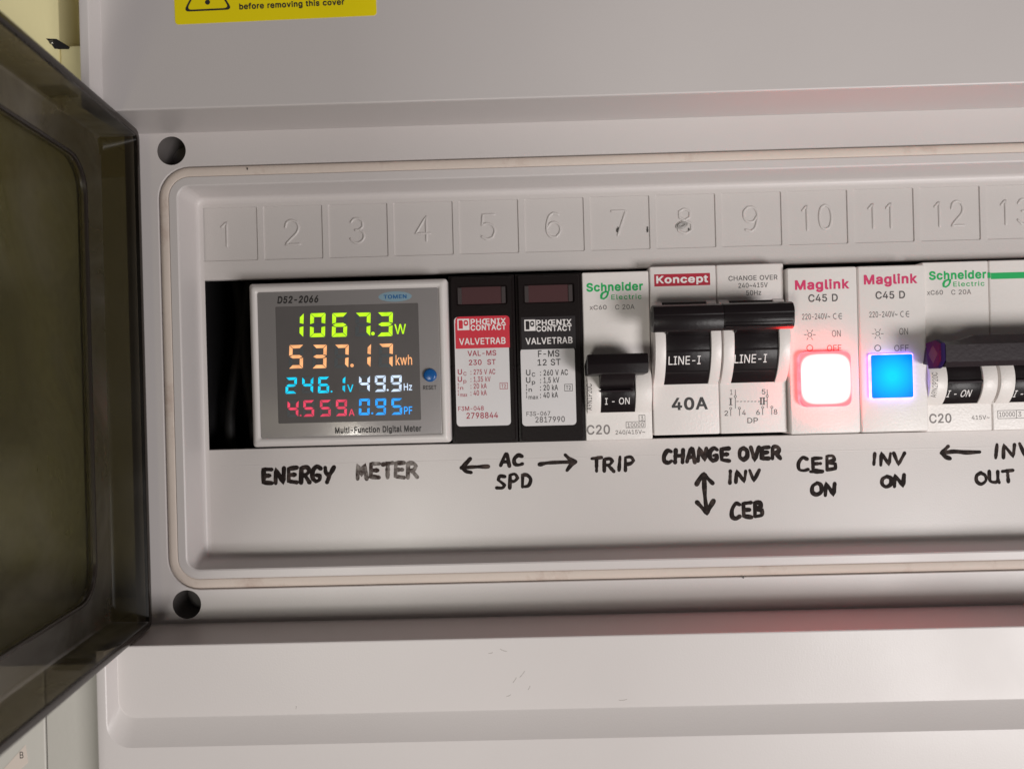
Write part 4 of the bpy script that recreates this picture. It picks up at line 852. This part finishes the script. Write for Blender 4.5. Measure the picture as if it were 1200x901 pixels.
# ---- single pole breaker with the T shaped lever
bx0, bx1 = mx(684), mx(763)
br = thing('circuit_breaker', 'white single pole C20 breaker with a T shaped black lever, above the word TRIP', 'circuit breaker',
           origin(bx0, bx1), 'C20 circuit breakers')
mbox(br, bx0, bx1)
zc = at(724, 456, YM)[1]; rad = 6.4; bul = 3.0
d0, d1 = at(704, 460, YM-2)[0], at(744.5, 460, YM-2)[0]
flat_rocker(br, bx0+.5, bx1-.35, zc, rad, bul, d0, d1)
g = Geo(); g.extr(hump(zc, rad-.2, bul-.5, YM), d0+.03, d1-.03, .1); rk = g.link('rocker', M['black'], br, smooth=32)
YL = -15.5
la, lb = at(688.5, 427, YL)[0], at(760.3, 427, YL)[0]; lt, lm, lo = [at(724, v, YL)[1] for v in (414.5, 427, 438)]
g = Geo(); g.extr([(YM-.6, lt-2.6), (YL+.4, lt), (YL, lt-.4), (YL-.6, lm+.15), (YL-.45, lm-.15), (YL+.2, lo+.3), (YL+.7, lo), (YM-2.2, lo-.4)], la, lb, .35)
g.link('lever', M['black'], br, smooth=30)
na, nb = at(704, 447, -12)[0], at(744.3, 447, -12)[0]; nz = at(724, 455, -9)[1]
g = Geo(); g.extr([(YM-1, lo+1), (YL+1.5, lo+.8), (YL+2.4, lo-.5), (-8.4, nz), (YM-1.5, nz-.3)], na, nb, .2)
g.link('lever_neck', M['black'], br, smooth=30)
g = Geo(); zr = at(724, 458.5, -8)[1]
g.extr([(-6.5, zr-.2), (-8.35, zr-.1), (-8.5, zr+.15), (-8.35, zr+.35), (-6.5, zr+.4)], na+.1, nb-.1); g.link('rocker_ridge', M['greybar'], br)
hz = (zc, rad-.2, bul-.5, YM)
ta, tb = at(709.3, 472, -7.5)[0], at(738.3, 472, -7.5)[0]; tz = at(724, 473.8, -7.5)[1]
g = Geo(); g.v = []
curved_print(rk, 'I - ON', ta, tb, tz, 1.65, hz, 'ink_white', 4) if False else None
hzz = (zc, rad-.2, bul-.5, YM)
ORG_rk = rk
curved_print(rk, 'I - ON', ta, tb, tz, 1.7, hzz, 'ink_white', 6)
p = Print(br, YM)
p.t('Schneider', 687.4, 753.5, 340.6, 8.9, 'ink_green', 34); p.t('Electric', 716.5, 751.8, 350.6, 5.4, 'ink_green', 12, space=60)
leaf_mark(p, 708.4, 346.3, .88)
p.t('xC60', 691, 711, 362.8, 5.0, 'ink_grey', 14); p.t('C 20A', 721, 743.6, 362.4, 5.4, 'ink_grey', 8)
p.t('C20', 687.8, 715, 508.7, 10.4, 'ink_grey', 16)
p.rect(733.5, 756.2, 493.8, 501.4, 'ink_grey', .04, line=.14); p.t('10000', 735.5, 754.5, 500.2, 4.7, 'ink_grey', 6)
p.rect(748.6, 756.2, 486, 493.8, 'ink_grey', .04, line=.14); p.t('3', 750.8, 754, 492.3, 4.6, 'ink_grey', 6)
p.t('240/415V~', 721.5, 756, 508.6, 4.7, 'ink_grey', 8)
p.done()
ca, cb = at(693.4, 463, -7)
curved_print(br, 'A9N1P20C', ca-3.5, ca+3.5, cb-.5, 1.35, (zc, rad, bul, YM), 'ink_dgrey', 3, rot=pi/2, dy=.06)
g = Geo(); g.extr([(YM-.02, at(724, 482.5, YM)[1]), (YM-.25, at(724, 483, YM)[1]), (YM-.02, at(724, 484.4, YM)[1])], bx0+.6, bx1-.6); g.link('moulded_ledge', M['body'], br)

# ---- two pole changeover switch
YS = -6.0
kx0, kxm, kx1 = mx(763.3), mx(841.5), at(921, 420, YM)[0]
kx1 = mx(920.5)
co = thing('changeover_switch', 'two pole changeover switch with a wide black handle bar and LINE-I rockers', 'changeover switch', origin(kx0, kx1))
zk = at(840, 401, YS)[1]; kr = 11.2; kb = 5.0
for i, (a, b, da, db, txt0, txt1) in enumerate(((kx0, kxm, 779.5, 832, 784, 821.8), (kxm, kx1, 859, 911, 861.5, 899.5))):
    mbox(co, a, b, zt=ZT+1.0, zb=ZB+.95, y=YS+.6, m='body2')
    d0 = at(da, 435, YS-2)[0]; d1 = at(db, 435, YS-2)[0]
    for u, v in ((a+.25, d0), (d1, b-.3)):
        g = Geo(); g.extr(hump(zk, kr, kb, YS+.6), u, v, .2); g.link('cheek', M['body2'], co, smooth=32)
    g = Geo(); g.extr(hump(zk, kr-.3, kb-.7, YS+.6), d0+.04, d1-.04, .1)
    for zz in (-2.2, 4.6, -7.6):
        zq = zk+zz; yq = hump_y(zq, zk, kr-.3, kb-.7, YS+.6)
        g.extr([(yq+.3, zq-.45), (yq-.12, zq-.2), (yq-.12, zq+.2), (yq+.3, zq+.45)], d0+.06, d1-.06)
    rk = g.link('rocker', M['black'], co, smooth=30)
    ya = 427.5 if i == 0 else 425.5
    u0, z_ = at(txt0, ya, YS-3.6); u1, _ = at(txt1, ya, YS-3.6)
    curved_print(rk, 'LINE-I', u0, u1, z_, 2.15, (zk, kr-.3, kb-.7, YS+.6), 'ink_white', 4, dy=.16)
YH = -19.0
ha, hb = at(766.5, 372, YH)[0], at(932, 370, YH)[0]; hm = at(849, 372, YH)[0]
h1 = at(848, 354.5, YH)[1]; h0 = at(848, 387, YH)[1]; hh = h1-h0
prof = [(YH+6.2, h1-1.2), (YH+4.5, h1-.2), (YH+2.2, h1), (YH+.9, h1-.5), (YH+.15, h1-1.6), (YH, h1-2.6), (YH+.12, h1-2.9), (YH+.05, h1-3.2), (YH+.3, h0+1.6), (YH+.8, h0+.5), (YH+1.6, h0), (YH+5, h0+.3), (YH+6.2, h0+1.2)]
g = Geo(); g.extr(prof, ha, hm-.02, .12); g.extr([(a, b+.04) for a, b in prof], hm, hb, .2)
g.link('handle_bar', M['black'], co, smooth=28)
g = Geo()
for k in range(4):
    zz = h0+.9+k*.95
    g.extr([(YH+.5, zz-.16), (YH+.02, zz-.08), (YH+.02, zz+.08), (YH+.5, zz+.16)], hm+9.5 if k > 1 else hm+.3, hb-.6)
g.link('grip_line', M['black'], co, smooth=20)
g = Geo(); g.disc(0, 0, 1.3, 0, .6, 16)
g.v = [(ha-.03+y*-.05, YH+3.2+x*1.2, (h0+h1)/2+z*1.5) for x, y, z in g.v]; g.link('bar_end_hole', M['void'], co)
for da, db_ in ((780, 831), (860, 910)):
    a, b = at(da, 372, -10)[0], at(db_, 372, -10)[0]
    g = Geo(); g.extr([(YH+4, h1-1.0), (YH+4, h0+1), (YS-3.4, h0-.6), (YS+1, h0-.6), (YS+1, h1-2)], a, b, .2); g.link('lever_arm', M['black'], co, smooth=30)
YP = YS+.6
p = Print(co, YP)
p.rect(766.8, 832, 320.8, 335, 'red_patch', .02); 
g_ = p.geo('ink_white'); x, z = at(799.5, 331.2, YP-.06); q = sc_at(YP); text_geo(g_, 'Koncept', x, z, 60.5/q, 8.0/q, YP-.06, 32)
p.t('CHANGE OVER', 854, 911, 328.4, 5.4, 'ink_dgrey', 8); p.t('240~415V', 865.5, 899.6, 337, 5.4, 'ink_dgrey', 7); p.t('50Hz', 874.5, 892, 345.8, 5.4, 'ink_dgrey', 7)
p.t('40A', 787.3, 829.6, 479.6, 13.2, 'ink_black', 30); p.t('DP', 876, 888.3, 495.6, 6, 'ink_dgrey', 6)
def C6(a, b): return 755+a/4.094, 300+b/4.094
for s, a, b in (('1', 418, 665), ('5', 573, 663), ('2', 394, 766), ('4', 479, 763), ('6', 546, 761), ('8', 630, 759)):
    x_, y_ = C6(a, b); p.t(s, x_-(1.2 if s == '1' else 2.1), x_+(1.2 if s == '1' else 2.1), y_, 5.8, 'ink_dgrey', 5)
def L6(a, b, c, d, wd=.17): p.seg(*C6(a, b), *C6(c, d), wd, 'ink_dgrey')
L6(437, 641, 437, 668); L6(437, 680, 437, 731); L6(590, 640, 590, 666); L6(590, 678, 590, 729)
L6(415, 683, 415, 714, .4); L6(407, 683, 423, 683); L6(407, 714, 423, 714)
for k in range(7): L6(443+k*17, 698, 453+k*17, 697)
L6(560, 680, 560, 712, .4); L6(574, 680, 574, 712, .4); L6(554, 680, 580, 680); L6(554, 712, 580, 712); L6(574, 696, 590, 696)
for a, b in ((415, 731), (457, 730), (568, 726), (612, 725)):
    L6(a, b+6, a, b+36); p.ring(*C6(a, b), 1.2, .15, 'ink_dgrey')
p.ring(*C6(437, 674), 1.3, .15, 'ink_dgrey'); p.ring(*C6(590, 672), 1.3, .15, 'ink_dgrey')
p.done()

# ---- two indicator lights
YI = -7.0
def lamp(xa, xb, label, name_mat, face_m, side_m, cx, cyt, cyb, wpx, tx, ty, r=.6, ht=1.1):
    x0, x1 = mx(xa), mx(xb)
    t = thing('indicator_light', label, 'indicator light', origin(x0, x1), 'indicator lights')
    g = Geo(); g.box(x0+.08, x1-.08, YI, 32, ZB+.4, ZT-.6, .7, 3); g.link('body', M['body'], t, smooth=35)
    X, Z1 = at(cx, cyt, YI-1.0); Z0 = at(cx, cyb, YI-1.0)[1]; h = wpx/sc_at(YI-1.0)/2
    g = Geo(); yf = YI-ht
    g.loft([at_y(rr(X-h, X+h, Z0, Z1, r, 5), YI), at_y(rr(X-h, X+h, Z0, Z1, r, 5), yf+.3), at_y(rr(X-h+.25, X+h-.25, Z0+.25, Z1-.25, r, 5), yf)])
    n1 = len(g.f)
    cap = g.link('lamp_side', side_m, t, smooth=30)
    ri = .25
    g = Geo(); g.flat(rr(X-h+ri, X+h-ri, Z0+ri, Z1-ri, r, 5), [], yf)
    cap = g.link('lamp_lens', face_m, t, smooth=0, origin=(X, yf, (Z0+Z1)/2))
    p = Print(t, YI)
    dx, dy = tx, ty
    p.t('Maglink', 932+dx[0], 995.2+dx[0]-dx[1], 338.6+dy, 10.2, 'ink_mag', 34)
    p.t('C45 D', 947.5+dx[2], 981.8+dx[2], 353.3+dy*.55, 8.2, 'ink_dgrey', 18)
    p.t('220-240V~', 941+dx[2]-.8, 973.6+dx[2]-.8, 374.2+dy*.4, 6.6, 'ink_dgrey', 3)
    for c_, w_ in ((978.8, 0), (985.2, 1)):
        X_, Z_ = at(c_+dx[2], 370.6+dy*.4, YI); R_ = 3.6/sc_at(YI)
        ro = [(X_+R_*.75*cos(radians(60+k*24)), YI-.04, Z_+R_*sin(radians(60+k*24))) for k in range(11)]
        ri = [(X_+(R_-.2)*.75*cos(radians(60+k*24)), YI-.04, Z_+(R_-.2)*sin(radians(60+k*24))) for k in range(11)]
        p.geo('ink_dgrey').loft([ro, ri], closed=False)
        if w_: p.seg(c_+dx[2]-2.2, 370.6+dy*.4, c_+dx[2]+1.6, 370.6+dy*.4, .18, 'ink_dgrey')
    sx, sy = 949+dx[3], 392.4+dy*.2
    p.ring(sx, sy, 2.2, .16, 'ink_dgrey')
    for k in range(6):
        a = k*pi/3; p.seg(sx+3.8*cos(a), sy+3.8*sin(a), sx+6.8*cos(a), sy+6.8*sin(a), .15, 'ink_dgrey')
    p.t('ON', 975.8+dx[2]-.7, 986+dx[2]-.7, 394.6+dy*.4, 7.4, 'ink_grey', 2)
    p.ring(sx, 409.8+dy*.3-(0 if dx[0] else 2), 3.4, .2, 'ink_dgrey')
    p.t('OFF', 969.4+dx[2], 986+dx[2], 413.6+dy*.35-(0 if dx[0] else 2.2), 7.0, 'ink_grey' if dx[0] else 'ink_dgrey', 3)
    p.done()
red_face = cap_mat('lamp_red_lens', (60, 2.6, 2.4), (24, .30, .33), 1.0, .0066, 4.0, .80, 1.02)
red_side = emat('lamp_red_side', (1.0, .016, .020), 20)
blue_face = cap_mat('lamp_blue_lens', (.0, .74, 1.1), (.0, .27, .92), 1.0, .0066, 2.0, .15, 1.05)
blue_side = emat('lamp_blue_side', (.34, .20, 1.0), 5)
lamp(921, 1003.3, 'indicator light module glowing white-red, right of the changeover switch', 0, red_face, red_side, 965.3, 411.8, 476.4, 60, (0, 0, 0, 0), 0, 1.9, 1.9)
lamp(1003.3, 1082.5, 'indicator light module with a bright blue lens, left of the double breaker', 0, blue_face, blue_side, 1044.6, 414.3, 467.3, 50.5, (80.8, 1.2, 78.8, 79.6), -6.3, .5)

# ---- double pole breaker at the edge of the picture, with a tie bar
wx0, wxm, wx1 = mx(1082.8), mx(1161.3), mx(1240)
db = thing('circuit_breaker', 'white double pole C20 breaker with a long black tie bar and green stripe', 'circuit breaker',
           origin(wx0, wx1), 'C20 circuit breakers')
zc = at(1120, 445, YM)[1]; rad = 6.5; bul = 3.2
for a, b in ((wx0, wxm), (wxm, wx1)):
    mbox(db, a, b, zt=ZT+.2)
ZL = zc-rad
for a, da, dbb, b in ((1086, 1108.5, 1149.5, 1165.5), (1168.5, 1187.5, 1229, 1240)):
    a_, b_ = at(a, 445, YM-1.5)[0], at(b, 445, YM-1.5)[0]; d0, d1 = at(da, 455, YM-2)[0], at(dbb, 455, YM-2)[0]
    for u, v in ((a_, d0), (d1, b_)):
        g = Geo(); g.extr(hump(zc, rad, bul, YM), u, v, .3); g.link('cheek', M['body'], db, smooth=32)
    g = Geo(); g.extr(hump(zc, rad-.2, bul-.6, YM), d0+.03, d1-.03, .1); rk = g.link('rocker', M['black'], db, smooth=32)
    g = Geo(); zr = at(1128, 447.5, -8)[1]
    g.extr([(-6, zr-.5), (-8.2, zr-.3), (-8.4, zr+.1), (-8.2, zr+.4), (-6, zr+.5)], d0+.1, d1-.1); g.link('rocker_ridge', M['greybar'], db)
    hz = (zc, rad-.2, bul-.6, YM)
    sft = (da-1108.5)+.6
    u0, z_ = at(1111+sft, 465.5, -7.6); u1, _ = at(1139+sft, 465.5, -7.6)
    curved_print(rk, 'I - ON', u0, u1, z_-.0, 1.75, hz, 'ink_white', 6, slant=.16, dy=.06)
ca, cb = at(1097.5, 451, -7.5)
curved_print(db, 'A9N2P20C', ca-3.3, ca+3.3, cb, 1.4, (zc, rad, bul, YM), 'ink_grey', 2, rot=pi/2, dy=.06)
YT = -18.5
ta = at(1101.5, 412, YT)[0]; tcap = at(1108.5, 412, YT)[0]; tstep = at(1140, 405, YT)[0]
z3, z2, z1_, z0_ = [at(1170, v, YT)[1] for v in (391.5, 402.5, 422.5, 428.5)]
prof = [(-9, z3-2.6), (YT+3.2, z3), (YT+2.0, z3), (YT, z2), (YT, z1_), (YT+1.4, z0_), (YT+4, z0_), (-7.5, z0_+1)]
def low(pr, k): return [(y, z if z < z2+.01 else z2+(z-z2)*k) for y, z in pr]
g = Geo()
g.loft([[(x, y, z) for y, z in low(prof, k)] for x, k in ((tcap, .42), (tstep-3, .42), (tstep+1.6, 1), (wx1+4, 1))], True, True, True)
g.link('tie_bar', M['greybar'], db, smooth=25)
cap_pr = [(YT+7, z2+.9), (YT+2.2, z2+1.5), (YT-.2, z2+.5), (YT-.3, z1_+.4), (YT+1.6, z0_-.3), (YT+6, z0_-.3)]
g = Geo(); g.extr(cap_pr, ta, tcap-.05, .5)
cm = mat('bar_end_violet_spill', (.018, .006, .06), .6, spec=.12)  # spill from the blue lamp, put into the base colour as violet
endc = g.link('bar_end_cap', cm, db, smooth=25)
zz = (z2+z1_)/2
g = Geo()
g.add([(ta-.03, YT+3.2+dy_, zz+dz_) for dy_, dz_ in ((-2.2, 0), (0, 2.2), (2.2, 0), (0, -2.4))], [(0, 1, 2, 3)])
g.link('end_socket', M['void'], db, smooth=0)
p = Print(db, YM)
p.t('Schneider', 1089.3, 1155.5, 326.8, 8.9, 'ink_green', 34); p.t('Electric', 1117.5, 1153.5, 335.4, 5.4, 'ink_green', 12, space=60)
leaf_mark(p, 1109.4, 332.4, .88)
p.t('xC60', 1086.5, 1105, 345.4, 5.0, 'ink_grey', 14); p.t('C 20A', 1115, 1138, 345, 5.4, 'ink_grey', 8)
p.rect(1161.8, 1236, 318.8, 326.2, 'ink_green'); p.rect(1157.3, 1160.9, 319.6, 326, 'ink_green')
p.t('C20', 1089.3, 1115, 495.3, 10.2, 'ink_grey', 16); p.t('415V~', 1139, 1159.6, 491.5, 4.8, 'ink_grey', 5)
p.rect(1169.3, 1202, 480.6, 490.4, 'ink_grey', .04, line=.14); p.t('10000', 1171.2, 1189.5, 488.2, 5.4, 'ink_grey', 3); p.t('3', 1193.3, 1197, 488, 5.4, 'ink_grey', 3)
p.seg(1191.3, 480.6, 1191.3, 490.4, .14, 'ink_grey')
p.done()
g = Geo(); zl = at(1120, 473, YM)[1]
g.extr([(YM-.02, zl+.1), (YM-.25, zl), (YM-.02, zl-.3)], wx0+.6, wx1-.6); g.link('moulded_ledge', M['body'], db)

# ================================================================== WHAT STANDS LEFT OF THE BOX
wall = Geo(); wall.box(-420, 420, 40.2, 52, -330, 330, 0)
wo = wall.link('wall', M['wallp'], None, origin=(0, 46, -330)); wo['kind'] = 'structure'
# cream enclosure above left
YN = -18.0
nx = at(92, 70, YN)[0]; xs, zs = at(68.5, 41, YN)
ne = thing('cream_enclosure', 'cream plastic enclosure behind the open smoked door, at the top left corner', 'enclosure', (-170, 40, 74))
g = Geo(); g.box(-240, xs, YN, 40, 71, 200, .8, 3); g.box(xs+.02, -101.2, YN+.3, 40, 71, zs-2.6, .8, 3); g.box(xs-.02, -101.2, YN+13, 40, zs-4, 200, .8)
g.link('housing', M['cream'], ne, smooth=35)
g = Geo(); v = [at(a, b, YN-.1) for a, b in ((54, 45.5), (66, 46), (72, 49.5), (81, 55), (80, 57.5), (64, 57.5), (60, 52))]
g.loft([at_y([tuple(c) for c in v], YN+.2), at_y([tuple(c) for c in v], YN-.12)], True, False, True)
g.link('slot', M['void'], ne, smooth=0)
x, z = at(60.5, 50, YN-.2); g = Geo(); g.disc(x, z, .55, YN-.5, YN, 14, .2); g.link('screw', M['screw'], ne, smooth=50)
# pale enclosure below left
YW = -22.0
pw = thing('pale_enclosure', 'pale grey enclosure behind the open smoked door, at the bottom left corner', 'enclosure', (-170, 40, -180))
sx_ = at(54, 870, YW)[0]
g = Geo(); g.box(sx_+.12, -101.0, YW, 40, -200, -66, .5, 3); g.link('front_cover', M['white2'], pw, smooth=35)
g = Geo(); g.box(-240, sx_-.12, YW-.2, 40, -200, -66, .5, 3); g.link('side_cover', M['white2'], pw, smooth=35)
g = Geo(); q4 = [at(a, b, YW-.25) for a, b in ((-6, 912), (30, 872), (33, 893), (12, 912))]
g.loft([at_y([tuple(c) for c in q4], YW-.15), at_y([tuple(c) for c in q4], YW-.28)], True, False, True); stx = g.link('paper_sticker', M['sticker'], pw, smooth=0)
g = Geo(); x, z = at(25.5, 888, YW-.3); text_geo(g, 'B', x, z, .9, 1.6, YW-.34, 0); g.link('printed_mark', M['ink_black'], stx, smooth=0)
